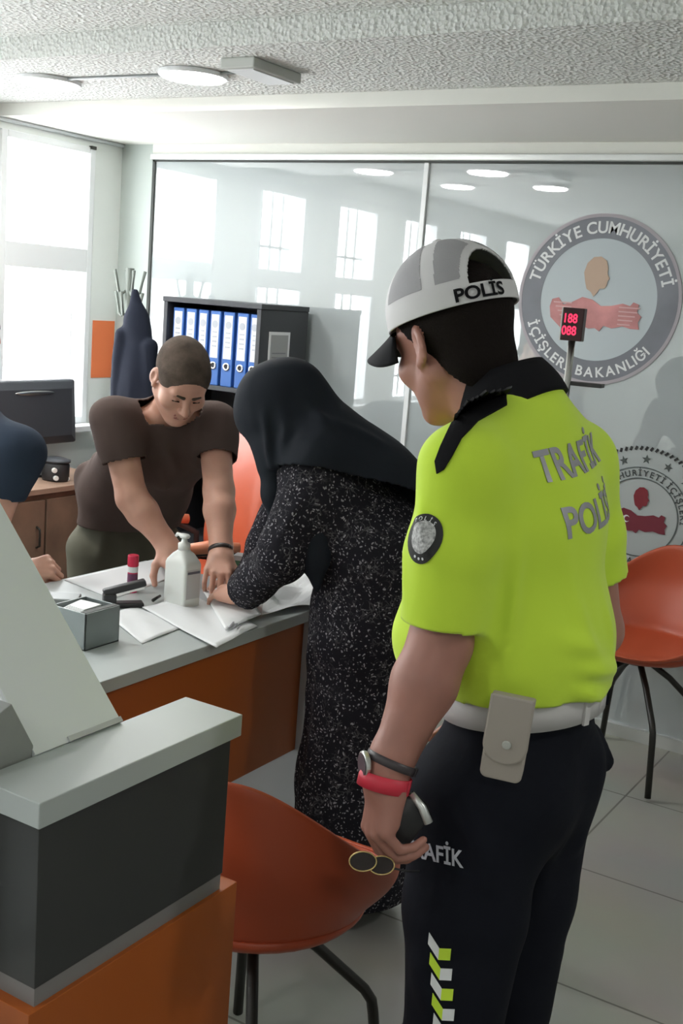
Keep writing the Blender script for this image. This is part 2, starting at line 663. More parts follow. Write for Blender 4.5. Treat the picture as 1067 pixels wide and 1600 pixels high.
def surface_nets(F, O, C, lo, h):
    S = F < 0
    n = [d - 1 for d in F.shape]
    cnt = np.zeros(n, np.int8)
    for i in (0, 1):
        for j in (0, 1):
            for k in (0, 1):
                cnt += S[i:i + n[0], j:j + n[1], k:k + n[2]]
    act = np.argwhere((cnt > 0) & (cnt < 8))
    idx = np.full(n, -1, np.int64)
    idx[act[:, 0], act[:, 1], act[:, 2]] = np.arange(len(act))
    vals = {}
    for i in (0, 1):
        for j in (0, 1):
            for k in (0, 1):
                vals[i, j, k] = F[act[:, 0] + i, act[:, 1] + j, act[:, 2] + k].astype(np.float64)
    acc = np.zeros((len(act), 3))
    num = np.zeros(len(act))
    cs = [(i, j, k) for i in (0, 1) for j in (0, 1) for k in (0, 1)]
    for a in cs:
        for axis in range(3):
            if a[axis]:
                continue
            b = list(a)
            b[axis] = 1
            b = tuple(b)
            va, vb = vals[a], vals[b]
            m = (va < 0) != (vb < 0)
            t = np.where(m, va / np.where(m, va - vb, 1), 0)
            p = np.array(a, float)[None, :].repeat(len(act), 0)
            p[:, axis] += t
            acc[m] += p[m]
            num += m
    vs = lo + (act + acc / num[:, None]) * h
    faces, mats = [], []
    for axis in range(3):
        u, v = [(1, 2), (2, 0), (0, 1)][axis]
        sa = [slice(None)] * 3
        sb = [slice(None)] * 3
        sa[axis] = slice(0, -1)
        sb[axis] = slice(1, None)
        A, B = S[tuple(sa)], S[tuple(sb)]
        e = np.argwhere(A != B)
        ok = (e[:, u] > 0) & (e[:, v] > 0) & (e[:, u] < F.shape[u] - 1) & (e[:, v] < F.shape[v] - 1)
        e = e[ok]
        ins = A[e[:, 0], e[:, 1], e[:, 2]]
        q = []
        for du, dv in ((1, 1), (0, 1), (0, 0), (1, 0)):
            c = e.copy()
            c[:, u] -= du
            c[:, v] -= dv
            q.append(idx[c[:, 0], c[:, 1], c[:, 2]])
        q = np.stack(q, 1)
        q = np.where(ins[:, None], q, q[:, ::-1])
        inside = e.copy()
        inside[:, axis] += (~ins).astype(int)
        outside = e.copy()
        outside[:, axis] += ins.astype(int)
        mt = O[inside[:, 0], inside[:, 1], inside[:, 2]].astype(int)
        cutm = (C[outside[:, 0], outside[:, 1], outside[:, 2]] > 0)
        mt = np.where(cutm, -1, mt)
        faces.append(q)
        mats.append(mt)
    return vs, np.concatenate(faces), np.concatenate(mats)


def folds(lines, noise=0.0, nscale=9.0, seed=0.0):
    """cloth relief: ridges along 3D segments (a, b, width, height) plus soft noise"""
    def f(p):
        out = np.zeros(len(p))
        for a, b, wd, amp in lines:
            a = np.array(a)
            b = np.array(b)
            d = b - a
            t = np.clip(((p - a) @ d) / (d @ d), 0, 1)
            r = np.linalg.norm(p - a - t[:, None] * d, axis=1)
            out += amp * np.exp(-(r / wd) ** 2) * np.sin(np.pi * np.clip(t * 0.9 + 0.05, 0, 1))
        if noise:
            x, y, z = (p * nscale + seed).T
            out += noise * (np.sin(x * 1.7 + 1.3 * np.sin(y * 1.1 + z)) * np.sin(z * 2.1 + np.sin(x * 1.9 + 0.5)) + 0.5 * np.sin(y * 3.3 + 2 * np.sin(z * 2.7 + x)))
        return out
    return f


def hand(sc, wrist, ydir, back, thumb=1.0, s=1.0, curls=((20, 30, 20),) * 4, spread=(6, 2, -2, -7), thumb_dir=(0.75, 0.6, -0.3), thumb_bend=(0.2, 0.9, -0.45), mt=0, wr=0.026, nails=None):
    """palm, four separate unequal fingers and a thumb; ydir = wrist to knuckles, back = out of the back of the hand"""
    y = V(ydir).normalized()
    z = V(back)
    z = (z - y * z.dot(y)).normalized()
    x = y.cross(z) * thumb
    w = V(wrist)

    def L(a, b, c):
        return w + (x * a + y * b + z * c) * s
    sc.cone(L(0, -0.03, 0), L(0.004, 0.02, 0), wr * s, 0.027 * s, 0.02, mt, flat=x, fa=1.15, fb=1.3)
    base = [(0.032, 0.092), (0.011, 0.097), (-0.011, 0.093), (-0.032, 0.083)]
    for i, (bx, by) in enumerate(base):
        sc.cone(L(bx * 0.45, 0.012, -0.001), L(bx * 0.93, by - 0.012, 0), 0.0165 * s, 0.0115 * s, 0.014, mt)
    sc.cone(L(0.012, 0.02, -0.008), L(0.030, 0.055, -0.012), 0.018 * s, 0.013 * s, 0.016, mt)
    sc.cone(L(-0.018, 0.02, -0.008), L(-0.026, 0.06, -0.008), 0.015 * s, 0.011 * s, 0.014, mt)
    lens = [(0.043, 0.026, 0.020), (0.047, 0.030, 0.021), (0.043, 0.028, 0.021), (0.033, 0.021, 0.018)]
    rad = [0.0090, 0.0092, 0.0087, 0.0077]
    tips = []
    for i, (bx, by) in enumerate(base):
        p = L(bx, by - 0.008, 0.001)
        ang = 0.0
        sp = R(spread[i]) * 1.0
        fy = (y * math.cos(sp) + x * math.sin(sp)).normalized()
        for j in range(3):
            ang += R(curls[i][j])
            d = fy * math.cos(ang) - z * math.sin(ang)
            q = p + d * lens[i][j] * s
            ra = rad[i] * s * (1 - 0.08 * j)
            rb = rad[i] * s * (0.94 - 0.09 * j)
            sc.cone(p, q, ra * 1.04, rb, 0.0015 if j else 0.004, mt)
            p = q
        tips.append((p.copy(), d.copy()))
    tb = V(thumb_dir).normalized()
    t2 = V(thumb_bend).normalized()
    a = L(0.020, 0.018, -0.008)
    d1 = x * tb[0] + y * tb[1] + z * tb[2]
    d2 = x * t2[0] + y * t2[1] + z * t2[2]
    b = a + d1 * 0.045 * s
    c = b + (d1 * 0.5 + d2 * 0.5).normalized() * 0.034 * s
    d = c + d2 * 0.026 * s
    sc.cone(a, b, 0.0165 * s, 0.0125 * s, 0.012, mt)
    sc.cone(b, c, 0.0118 * s, 0.0105 * s, 0.005, mt)
    sc.cone(c, d, 0.0105 * s, 0.0085 * s, 0.004, mt)
    tips.append((d, d2))
    return tips


def head(sc, c, fwd, up, s=1.0, mt=0, lip=1, ears=True, jaw=1.0, brow=True):
    """face with brow, sockets, lids, nose, lips, chin and ears; returns the head matrix (x right, y forward, z up)"""
    f = V(fwd).normalized()
    u = V(up)
    u = (u - f * u.dot(f)).normalized()
    r = f.cross(u)
    M3 = Matrix((r, f, u)).transposed()
    T = Matrix.Translation(V(c)) @ M3.to_4x4() @ Matrix.Diagonal((s, s, s, 1))

    def L(a, b, d):
        return T @ V((a, b, d))

    def E(a, b, d, x, y, z, k=0.02, m=None, sub=False, rx=0.0, ry=0.0, rz=0.0):
        rot = M3 @ Euler((rx, ry, rz)).to_matrix()
        sc.ell(L(a, b, d), V((x, y, z)) * s, rot, k, mt if m is None else m, sub)
    E(0, -0.018, 0.036, 0.076, 0.096, 0.082)
    E(0, 0.030, 0.030, 0.066, 0.058, 0.070)
    E(0, 0.028, -0.030, 0.062, 0.062, 0.080)
    for q in (-1, 1):
        sc.cone(L(q * 0.052 * jaw, -0.002, -0.045), L(q * 0.018, 0.060, -0.096), 0.022 * s, 0.018 * s, 0.025, mt)
        E(q * 0.043, 0.058, -0.026, 0.024, 0.024, 0.022, 0.02)
    E(0, 0.072, -0.096, 0.024, 0.019, 0.018, 0.015)
    sc.cone(L(-0.036, 0.076, 0.024), L(0.036, 0.076, 0.024), 0.0125 * s, None, 0.014, mt)
    for q in (-1, 1):
        E(q * 0.031, 0.098, 0.004, 0.018, 0.018, 0.012, 0.010, sub=True)
        E(q * 0.031, 0.072, 0.003, 0.0145, 0.0145, 0.0135, 0.004)
    sc.cone(L(0, 0.086, 0.012), L(0, 0.108, -0.026), 0.0075 * s, 0.0115 * s, 0.010, mt)
    for q in (-1, 1):
        E(q * 0.0115, 0.098, -0.031, 0.0085, 0.010, 0.007, 0.006)
    E(0, 0.074, -0.058, 0.030, 0.020, 0.024, 0.015)
    sc.cone(L(-0.019, 0.087, -0.055), L(0.019, 0.087, -0.055), 0.0045 * s, None, 0.004, lip)
    sc.cone(L(-0.015, 0.088, -0.065), L(0.015, 0.088, -0.065), 0.0055 * s, None, 0.004, lip)
    if ears:
        for q in (-1, 1):
            E(q * 0.079, -0.010, 0.000, 0.007, 0.019, 0.032, 0.006, rz=q * 0.35, rx=-0.15)
            E(q * 0.084, -0.004, 0.002, 0.006, 0.010, 0.018, 0.004, sub=True, rz=q * 0.35)
            E(q * 0.077, 0.000, -0.026, 0.006, 0.009, 0.010, 0.005)
    return T

# ------------------------------------------------------------------ room shell
YG = 4.30                                     # glass partition plane
X1, Y0 = 3.4, -2.6                            # right wall, wall behind the photographer
Z_SOF, Z_MID, Z_TOP = 2.28, 2.33, 2.40
Y_B, Y_A = 3.51, 2.81                         # the two ceiling steps


def struct(mb, name, mats, **k):
    o = mb.build(name, mats, **k)
    o['kind'] = 'structure'
    return o


struct(MB().box(XW - 0.3, X1 + 0.1, Y0 - 0.1, YG + 0.3, -0.1, 0.0), 'floor', M['floor'])
c = MB()
c.box(XW, X1, Y0, Y_A, Z_TOP, Z_TOP + 0.1)
c.box(XW, X1, Y_A, Y_B, Z_MID, Z_TOP + 0.1)
struct(c, 'ceiling', M['rough_plaster'])
struct(MB().box(XW, X1, Y_B, YG + 0.06, Z_SOF, Z_TOP + 0.1), 'ceiling_soffit', M['plaster'])
struct(MB().box(X1, X1 + 0.1, Y0, YG + 0.2, 0, 2.5), 'wall_right', M['wall'])
struct(MB().box(XW, X1, Y0 - 0.1, Y0, 0, 2.5), 'wall_front', M['wall'])
# window wall with openings
ZW0, ZW1 = 0.93, 2.235
w = MB()
ys = [YG + 0.1] + [v for a, b in WINDOWS for v in (b + 0.035, a - 0.035)] + [Y0]
for i in range(0, len(ys), 2):
    w.box(XW - 0.12, XW, ys[i + 1], ys[i], 0, 2.5)
for a, b in WINDOWS:
    w.box(XW - 0.12, XW, a - 0.035, b + 0.035, 0, ZW0)
    w.box(XW - 0.12, XW, a - 0.035, b + 0.035, ZW1, 2.5)
struct(w, 'wall_left', M['wall'])
o = MB().box(XW, XW + 0.004, 4.135, 4.285, 1.150, 1.430).build('wall_left_colour_band', M['wall_orange'])
o['kind'] = 'structure'
o = MB().box(XW, XW + 0.004, 3.19, 3.515, 1.150, 1.430).build('wall_left_colour_band', M['wall_orange'])
o['kind'] = 'structure'
for n, (a, b) in enumerate(WINDOWS):
    f = MB()
    x0, x1 = XW - 0.07, XW + 0.012
    fr = 0.022
    for (z0, z1) in ((0.965, 1.655), (1.765, 2.205)):
        pass
    f.box(x0, x1, a - 0.035, a, ZW0, ZW1).box(x0, x1, b, b + 0.035, ZW0, ZW1)
    f.box(x0, x1, a, b, 2.203, ZW1).box(x0, x1, a, b, 1.655, 1.765).box(x0, x1, a, b, ZW0, 0.965)
    # sash rebate, seen as the second slim line at the hinge side
    f.box(x0 - 0.01, x1 - 0.03, b - 0.045, b - 0.036, 1.765, 2.203).box(x0 - 0.01, x1 - 0.03, b - 0.065, b - 0.055, 0.965, 1.655)
    fo = f.build('window_%d' % (n + 1), M['upvc'], bevel=0.004)
    fo['kind'] = 'structure'
    for (z0, z1) in ((0.965, 1.655), (1.765, 2.203)):
        MB().box(XW - 0.045, XW - 0.041, a, b, z0, z1).build('glass_pane', mat('window_glass', (1, 1, 1), 0.0, builder=None), fo)
    MB().box(XW - 0.02, XW + 0.10, a - 0.04, b + 0.04, ZW0 - 0.03, ZW0).build('sill', M['upvc'], fo, bevel=0.004)
    if n in (1, 2, 3, 4):
        g = MB()
        for k in range(4):
            yy = a + (b - a) * (0.14 + 0.24 * k)
            g.box(XW - 0.118, XW - 0.106, yy - 0.006, yy + 0.006, ZW0, ZW1)
        for zz in (1.10, 1.50, 1.90):
            g.box(XW - 0.118, XW - 0.106, a - 0.03, b + 0.03, zz - 0.008, zz + 0.008)
        g.build('window_grille', M['grey_plastic'], fo)
# thin glass: mostly clear, a little reflection
gm = MATS['window_glass'].node_tree
gm.nodes.remove(gm.nodes['Principled BSDF'])
t_ = gm.nodes.new('ShaderNodeBsdfTransparent')
g_ = gm.nodes.new('ShaderNodeBsdfGlossy')
g_.inputs['Roughness'].default_value = 0.02
x_ = gm.nodes.new('ShaderNodeMixShader')
x_.inputs[0].default_value = 0.06
gm.links.new(t_.outputs[0], x_.inputs[1])
gm.links.new(g_.outputs[0], x_.inputs[2])
gm.links.new(x_.outputs[0], gm.nodes['Material Output'].inputs['Surface'])
# neighbouring facade outside, seen reflected in the partition
o = MB().box(-12.2, -12.0, -6.5, -1.0, -3, 4.2).build('facade_outside', mat('pale_facade', (0.62, 0.62, 0.58), 0.9, var=(1.2, 0.05)))
o['kind'] = 'structure'
struct(MB().box(XW, -3.80, YG - 0.004, YG + 0.1, 0, 2.5), 'wall_back_pier', mat('grey_pier_paint', (0.48, 0.53, 0.50), 0.8))
# partition: two long backed glass panels in a slim frame
struct(MB().box(-3.785, -2.325, YG, YG + 0.03, 0.05, 2.200), 'glass_partition_left', M['glasswall'])
struct(MB().box(-2.305, X1, YG, YG + 0.03, 0.05, 2.200), 'glass_partition_right', M['glasswall'])
struct(MB().box(-2.326, -2.304, YG - 0.012, YG + 0.03, 0.05, 2.200), 'trim_1', M['upvc'], bevel=0.002)
struct(MB().box(-3.80, X1, YG - 0.008, YG + 0.03, 2.200, 2.208), 'trim_2', M['dark_seal'])
struct(MB().box(-3.80, -3.785, YG - 0.008, YG + 0.03, 0.05, 2.208), 'trim_3', M['dark_seal'])
struct(MB().box(-3.80, X1, YG - 0.030, YG + 0.05, 2.208, 2.235), 'trim_4', M['alu'], bevel=0.004)
struct(MB().box(-3.80, X1, YG - 0.012, YG + 0.05, 2.235, Z_SOF), 'trim_5', M['plaster'], bevel=0.003)
struct(MB().box(-3.80, X1, YG - 0.02, YG + 0.04, 0.0, 0.05), 'baseboard_back', M['alu'])
struct(MB().box(XW, XW + 0.012, Y0, YG - 0.004, 0.0, 0.08), 'baseboard_left', M['upvc'])
struct(MB().tube([(XW + 0.012, Y0, 2.272), (XW + 0.012, YG - 0.01, 2.272)], 0.009, 8), 'trim_6', M['upvc'], smooth=True)
struct(MB().box(XW + 0.001, XW + 0.02, 4.07, 4.10, 2.225, 2.240), 'trim_7', M['dark_seal'])

# ceiling lamps
def lamp(x, y, z, label, grp, watts=4.0):
    t = empty('ceiling_lamp', (x, y, z), label, 'lamp', grp)
    MB().cyl((x, y, z - 0.016), 0.118, 0.016, 40).build('rim', M['upvc'], t, bevel=0.004)
    MB().cyl((x, y, z - 0.021), 0.103, 0.006, 40).build('diffuser', M['lamp'], t)
    ld = bpy.data.lights.new('lamp_light', 'AREA')
    ld.shape = 'DISK'
    ld.size = 0.19
    ld.energy = watts
    ld.color = (1.0, 0.99, 0.95)
    lo = bpy.data.objects.new('lamp_light', ld)
    COL.objects.link(lo)
    lo.location = (0, 0, -0.024)
    lo.parent = t
    return t


lamp(-2.60, 3.12, Z_MID, 'lit round ceiling lamp nearer to the white box fixture', None)
lamp(-3.28, 3.12, Z_MID, 'lit round ceiling lamp nearest to the windows, cut by the left picture edge', None)
for k, x in enumerate((-3.39, -2.76)):
    lamp(x, 1.88, Z_TOP, ['round ceiling lamp seen as the left bright ellipse in the glass partition', 'round ceiling lamp seen as the right bright ellipse in the glass partition'][k], None)
for x, y, lb in ((-1.6, -0.55, 'added fill lamp on the ceiling behind the photographer, left of two'), (0.7, -0.55, 'added fill lamp on the ceiling behind the photographer, right of two'), (0.9, 1.9, 'added fill lamp on the ceiling right of the officer, outside the picture')):  # fill lamps added out of view to brighten the officer and the counter
    lamp(x, y, Z_TOP, lb, None, 5.0)
o = MB().tube([(-3.16, 3.10, Z_MID - 0.006), (-2.70, 3.11, Z_MID - 0.005), (-2.60, 3.12, Z_MID - 0.003), (-2.50, 3.12, Z_MID - 0.005), (-2.26, 3.13, Z_MID - 0.006)], 0.005, 8).build('cable', M['grey_plastic'], smooth=True)
tag(o, 'thin grey cable running along the ceiling between the lamps and the box', 'cable')
t = empty('box_fixture', (-2.28, 3.12, Z_MID), 'small pale grey box fixture fixed to the textured ceiling right of the lamps', 'ceiling box')
MB().box(-2.345, -2.215, 2.94, 3.20, Z_MID - 0.032, Z_MID).build('housing', mat('box_grey', (0.55, 0.57, 0.54), 0.6), t, bevel=0.004)
MB().box(-2.33, -2.23, 2.96, 3.18, Z_MID - 0.036, Z_MID - 0.031).build('cover', M['upvc'], t)


# ------------------------------------------------------------------ emblems on the partition
def arc_text(mb, text, cx, cz, rad, a0, a1, size, flip=False, y=YG - 0.004, bold=0.01, bounds=None):
    """letters one by one along a circle, a0..a1 clock degrees (0 = top, clockwise); flip = read from inside at the bottom"""
    ws = []
    for ch in text:
        if ch == ' ':
            ws.append(0.33)
            continue
        me = text_mesh(ch, 1.0)
        xs = [v.co.x for v in me.vertices]
        ws.append((max(xs) - min(xs)) + 0.13)
        bpy.data.meshes.remove(me)
    tot = sum(ws)
    pos = 0
    for ch, wd in zip(text, ws):
        t = (pos + wd / 2) / tot
        pos += wd
        if ch == ' ':
            continue
        a = R(a0 + (a1 - a0) * t)
        px, pz = cx + math.sin(a) * rad, cz + math.cos(a) * rad
        if flip:
            tx = V((-math.cos(a), 0, math.sin(a)))
            ty = V((-math.sin(a), 0, -math.cos(a)))
        else:
            tx = V((math.cos(a), 0, -math.sin(a)))
            ty = V((math.sin(a), 0, math.cos(a)))
        m = Matrix((tx, ty, tx.cross(ty))).transposed().to_4x4()
        m.translation = V((px, y, pz)) - ty * size * 0.35
        text_to(mb, ch, size, m, bold=bold)


def ring(mb, cx, cz, r0, r1, y0, th=0.002, n=96):
    vs, fs = [], []
    for k in range(n):
        a = 2 * math.pi * k / n
        for rr, yy in ((r1, y0), (r0, y0), (r0, y0 - th), (r1, y0 - th)):
            vs.append(V((cx + rr * math.sin(a), yy, cz + rr * math.cos(a))))
    for k in range(n):
        a, b = 4 * k, 4 * ((k + 1) % n)
        for q in range(4):
            fs.append((a + q, b + q, b + (q + 1) % 4, a + (q + 1) % 4))
    mb._take(vs, fs)
    return mb


def blob(mb, pts, cx, cz, s, y, th=0.002):
    mb.prism([V((cx + p[0] * s, y, cz + p[1] * s)) for p in pts], (0, -th, 0))
    return mb


HEADP = [(-.30, .15), (-.36, .42), (-.28, .72), (-.08, .92), (.16, .95), (.36, .82), (.44, .58), (.43, .42), (.52, .26), (.46, .18), (.44, .02), (.38, -.06), (.22, -.08), (.14, -.22), (.04, -.34), (-.06, -.20), (-.22, -.10), (-.26, .02)]
MAPP = [(-1.0, .10), (-.96, .26), (-.82, .30), (-.70, .16), (-.52, .22), (-.30, .34), (-.08, .30), (.12, .18), (.35, .20), (.58, .26), (.74, .22), (.80, .30), (.92, .26), (.90, .10), (1.0, .02), (.94, -.10), (.98, -.24), (.80, -.24), (.62, -.20), (.40, -.26), (.22, -.22), (.14, -.34), (.04, -.28), (-.10, -.30), (-.28, -.24), (-.44, -.34), (-.60, -.28), (-.72, -.32), (-.84, -.22), (-.96, -.12)]

ex, ez = -1.525, 1.695
t = empty('wall_emblem', (ex, YG, ez), 'large round grey-ringed ministry emblem on the glass, upper of the two', 'emblem')
r1 = 0.318
o = ring(MB(), ex, ez, 0.232, r1, YG - 0.001).build('outer_ring', mat('emblem_grey', (0.19, 0.20, 0.23), 0.5, var=(3, 0.25)), t)
ring(MB(), ex, ez, 0.312, 0.325, YG - 0.002).build('ring_edge', mat('emblem_edge', (0.38, 0.35, 0.38), 0.5), t)
MB().cyl((ex, YG - 0.002, ez), 0.232, 0.002, 96, V((0, 1, 0))).build('inner_disc', mat('emblem_pale', (0.47, 0.53, 0.56), 0.5), t)
lt = MB()
arc_text(lt, 'TÜRKİYE CUMHURİYETİ', ex, ez, 0.274, -78, 76, 0.062, bold=0.02)
arc_text(lt, 'İÇİŞLERİ BAKANLIĞI', ex, ez, 0.276, 250, 128, 0.054, flip=True, bold=0.02)
lt.build('lettering', M['white'], t)
blob(MB(), HEADP, ex - 0.022, ez + 0.052, 0.118, YG - 0.003).build('head_silhouette', mat('emblem_sand', (0.50, 0.36, 0.27), 0.5), t)
mp = blob(MB(), MAPP, ex - 0.005, ez - 0.055, 0.185, YG - 0.003).build('map_silhouette', mat('emblem_pink', (0.52, 0.22, 0.22), 0.5, var=(8, 0.3)), t)
for k in range(5):
    zz = ez - 0.02 - k * 0.016
    MB().box(ex - 0.175 + 0.01 * k, ex - 0.10, YG - 0.0065, YG - 0.005, zz, zz + 0.005).build('map_highlight', mat('emblem_light_pink', (0.62, 0.38, 0.38), 0.5), mp)
    MB().box(ex + 0.09, ex + 0.172 - 0.008 * k, YG - 0.0065, YG - 0.005, zz - 0.004, zz + 0.001).build('map_highlight', MATS['emblem_light_pink'], mp)

ex, ez = -1.262, 0.885
t = empty('wall_emblem', (ex, YG, ez), 'pale round emblem with stars and red map low on the glass, behind the orange chair', 'emblem')
MB().cyl((ex, YG - 0.001, ez), 0.272, 0.001, 96, V((0, 1, 0))).build('inner_disc', mat('emblem_pale_field', (0.40, 0.44, 0.44), 0.5), t)
rp = MB()
for k in range(84):
    a = 2 * math.pi * k / 84
    m = Matrix.Translation((ex + 0.268 * math.sin(a), YG - 0.003, ez + 0.268 * math.cos(a))) @ Matrix.Rotation(a + 0.5, 4, 'Y')
    rp.box(-0.0045, 0.0045, -0.001, 0.001, -0.008, 0.008, m)
rp.build('rope_border', M['black_plastic'], t)
for k in range(16):
    sp = MB()
    a = 2 * math.pi * (k / 16) + 0.02
    cx, cz = ex + 0.226 * math.sin(a), ez + 0.226 * math.cos(a)
    pts = []
    for q in range(10):
        rr = 0.019 if q % 2 == 0 else 0.0075
        pts.append(V((cx + rr * math.sin(q * math.pi / 5 + a), YG - 0.002, cz + rr * math.cos(q * math.pi / 5 + a))))
    ctr = V((cx, YG - 0.002, cz))
    for q in range(10):
        sp._take([ctr, pts[q], pts[(q + 1) % 10]], [(0, 1, 2)])
    sp.build('star', mat('emblem_star_grey', (0.06, 0.075, 0.07), 0.5), t, solid=0.001)
lr = MB()
ring(lr, ex, ez, 0.192, 0.196, YG - 0.002)
ring(lr, ex, ez, 0.150, 0.154, YG - 0.002)
lr.build('ring_lines', mat('emblem_line', (0.10, 0.12, 0.12), 0.5), t)
lt = MB()
arc_text(lt, 'T.C. CUMHURİYETİ İÇİŞLERİ', ex, ez, 0.173, -92, 92, 0.033, bold=0.02)
arc_text(lt, 'BAKANLIĞI', ex, ez, 0.173, 235, 125, 0.033, flip=True, bold=0.02)
lt.build('lettering', mat('emblem_letter', (0.05, 0.06, 0.06), 0.5), t)
blob(MB(), HEADP, ex - 0.002, ez + 0.052, 0.070, YG - 0.003).build('head_silhouette', mat('emblem_red', (0.20, 0.018, 0.028), 0.5), t)
mp = blob(MB(), MAPP, ex - 0.02, ez - 0.018, 0.135, YG - 0.003).build('map_silhouette', mat('emblem_deep_red', (0.16, 0.02, 0.035), 0.5), t)
cr = MB()
n = 20
pts = [V((ex - 0.045 + 0.014 * math.cos(a), YG - 0.006, ez - 0.012 + 0.014 * math.sin(a))) for a in [R(40 + 280 * k / n) for k in range(n + 1)]]
pin = [V((ex - 0.041 + 0.010 * math.cos(a), YG - 0.006, ez - 0.012 + 0.010 * math.sin(a))) for a in [R(40 + 280 * k / n) for k in range(n + 1)]]
for k in range(n):
    cr._take([pts[k], pts[k + 1], pin[k + 1], pin[k]], [(0, 1, 2, 3)])
cr.build('crescent', M['white'], mp, solid=0.001)

# ------------------------------------------------------------------ bookcase with binders
bx0, bx1, by0, by1, bz1 = -3.352, -2.822, 3.90, 4.255, 1.578
t = empty('bookcase', ((bx0 + bx1) / 2, by0, 0), 'dark bookcase with open shelves of binders standing against the glass partition', 'bookcase')
th = 0.022
MB().box(bx0 - 0.004, bx1 + 0.004, by0 - 0.004, by1, bz1 - th, bz1).build('top', M['shelf_dark'], t, bevel=0.002)
MB().box(bx0, bx0 + th, by0, by1, 0, bz1 - th).build('side_panel', M['shelf_dark'], t, bevel=0.002)
MB().box(bx1 - th, bx1, by0, by1, 0, bz1 - th).build('side_panel', M['shelf_dark'], t, bevel=0.002)
MB().box(bx0 + th, bx1 - th, by1 - 0.012, by1, 0, bz1 - th).build('back_panel', M['shelf_dark'], t)
ZS = 1.215
for zz in (ZS, 0.86, 0.50, 0.10):
    MB().box(bx0 + th, bx1 - th, by0 + 0.004, by1 - 0.012, zz - 0.02, zz).build('shelf', M['shelf_dark'], t, bevel=0.002)
no = MB().box(bx1, bx1 + 0.002, 3.965, 4.12, 1.27, 1.465).build('paper_notice', M['paper'])
tag(no, 'small white printed notice taped on the side of the dark bookcase', 'paper notice')
nt_ = MB().box(bx1 + 0.002, bx1 + 0.003, 3.978, 4.105, 1.30, 1.452)
nt_.build('print_panel', mat('notice_grey', (0.36, 0.37, 0.37), 0.8), no)
nt_ = MB()
for k in range(3):
    nt_.box(bx1 + 0.003, bx1 + 0.0035, 3.99, 4.09, 1.372 - 0.018 * k, 1.377 - 0.018 * k)
nt_.build('print_lines', M['paper_ink'], no)


def binder(x0, wd, label):
    bt = empty('ring_binder', (x0 + wd / 2, by0 + 0.02, ZS), label, 'binder', 'binders on the top shelf')
    y0 = by0 + 0.022
    MB().box(x0, x0 + wd, y0, y0 + 0.27, ZS, ZS + 0.318).build('cover', [M['binder_blue']], bt, bevel=0.003)
    MB().box(x0 + 0.008, x0 + wd - 0.008, y0 - 0.0015, y0, ZS + 0.118, ZS + 0.303).build('spine_label', M['label'], bt)
    pr = MB()
    pr.cyl((x0 + wd / 2, y0 - 0.002, ZS + 0.262), 0.016, 0.001, 20, V((0, 1, 0)))
    for k in range(4):
        pr.box(x0 + 0.016, x0 + wd - 0.016, y0 - 0.0025, y0 - 0.0015, ZS + 0.225 - 0.02 * k, ZS + 0.232 - 0.02 * k)
    pr.build('print_lines', mat('label_print', (0.42, 0.45, 0.50), 0.8), bt)
    rg = MB()
    ring(rg, x0 + wd / 2, ZS + 0.085, 0.010, 0.017, y0 - 0.001, 0.003, 24)
    rg.build('finger_ring', M['silver'], bt, smooth=True)
    MB().cyl((x0 + wd / 2, y0 - 0.001, ZS + 0.085), 0.010, 0.001, 20, V((0, 1, 0))).build('finger_hole', M['binder_black'], bt)


LB = ['leftmost blue ring binder with a white spine label on the top shelf', 'second blue ring binder from the left on the top shelf',
      'third blue ring binder from the left on the top shelf', 'middle blue ring binder of the seven on the top shelf', 'third blue ring binder from the right on the top shelf',
      'second blue ring binder from the right on the top shelf', 'rightmost blue ring binder on the top shelf, against the bookcase side']
xs_ = [-3.312, -3.240, -3.170, -3.105, -3.034, -2.960, -2.890]
ws_ = [0.058, 0.056, 0.052, 0.056, 0.058, 0.058, 0.046]
for k in range(7):
    binder(xs_[k], ws_[k], LB[k])

# ------------------------------------------------------------------ coat rack with a coat
rx, ry = -3.72, 4.08
t = empty('coat_rack', (rx, ry, 0), 'dark metal coat rack with upturned hooks in the corner by the grey pier', 'coat rack')
MB().tube([(rx, ry, 0.02), (rx, ry, 1.69)], 0.020, 16).build('pole', mat('rack_metal', (0.16, 0.18, 0.16), 0.45, metal=0.3), t, smooth=True)
for k in range(8):
    a = k * math.pi / 4 + 0.2
    d = V((math.cos(a), math.sin(a), 0))
    zz = 1.60 if k % 2 else 1.50
    p = V((rx, ry, zz))
    MB().tube([p, p + d * 0.035 + V((0, 0, -0.03)), p + d * 0.05 + V((0, 0, -0.02)), p + d * 0.060 + V((0, 0, 0.03)), p + d * 0.072 + V((0, 0, 0.08))], [0.007, 0.007, 0.007, 0.006, 0.008], 8).build('hook', MATS['rack_metal'], t, smooth=True)
for k in range(4):
    a = k * math.pi / 2 + 0.5
    d = V((math.cos(a), math.sin(a), 0))
    MB().tube([V((rx, ry, 0.16)), V((rx, ry, 0.05)) + d * 0.10, V((rx, ry, 0.012)) + d * 0.18], 0.011, 8).build('foot', MATS['rack_metal'], t, smooth=True)
sc = Sculpt()
cx_, cy_ = rx + 0.10, ry - 0.06
sc.cone((cx_ - 0.01, cy_, 1.58), (cx_ + 0.01, cy_, 1.42), 0.020, 0.055, 0.03, flat=V((0, 1, 0)), fa=0.8)
sc.cone((cx_ + 0.01, cy_, 1.45), (cx_ + 0.04, cy_, 0.95), 0.065, 0.155, 0.04, flat=V((0, 1, 0)), fa=0.7, fb=0.55)
sc.cone((cx_ + 0.03, cy_, 0.95), (cx_ + 0.03, cy_, 0.70), 0.135, 0.14, 0.04, flat=V((0, 1, 0)), fa=0.55)
sc.cone((cx_ - 0.05, cy_ - 0.03, 1.38), (cx_ - 0.075, cy_ - 0.035, 0.85), 0.040, 0.032, 0.015)
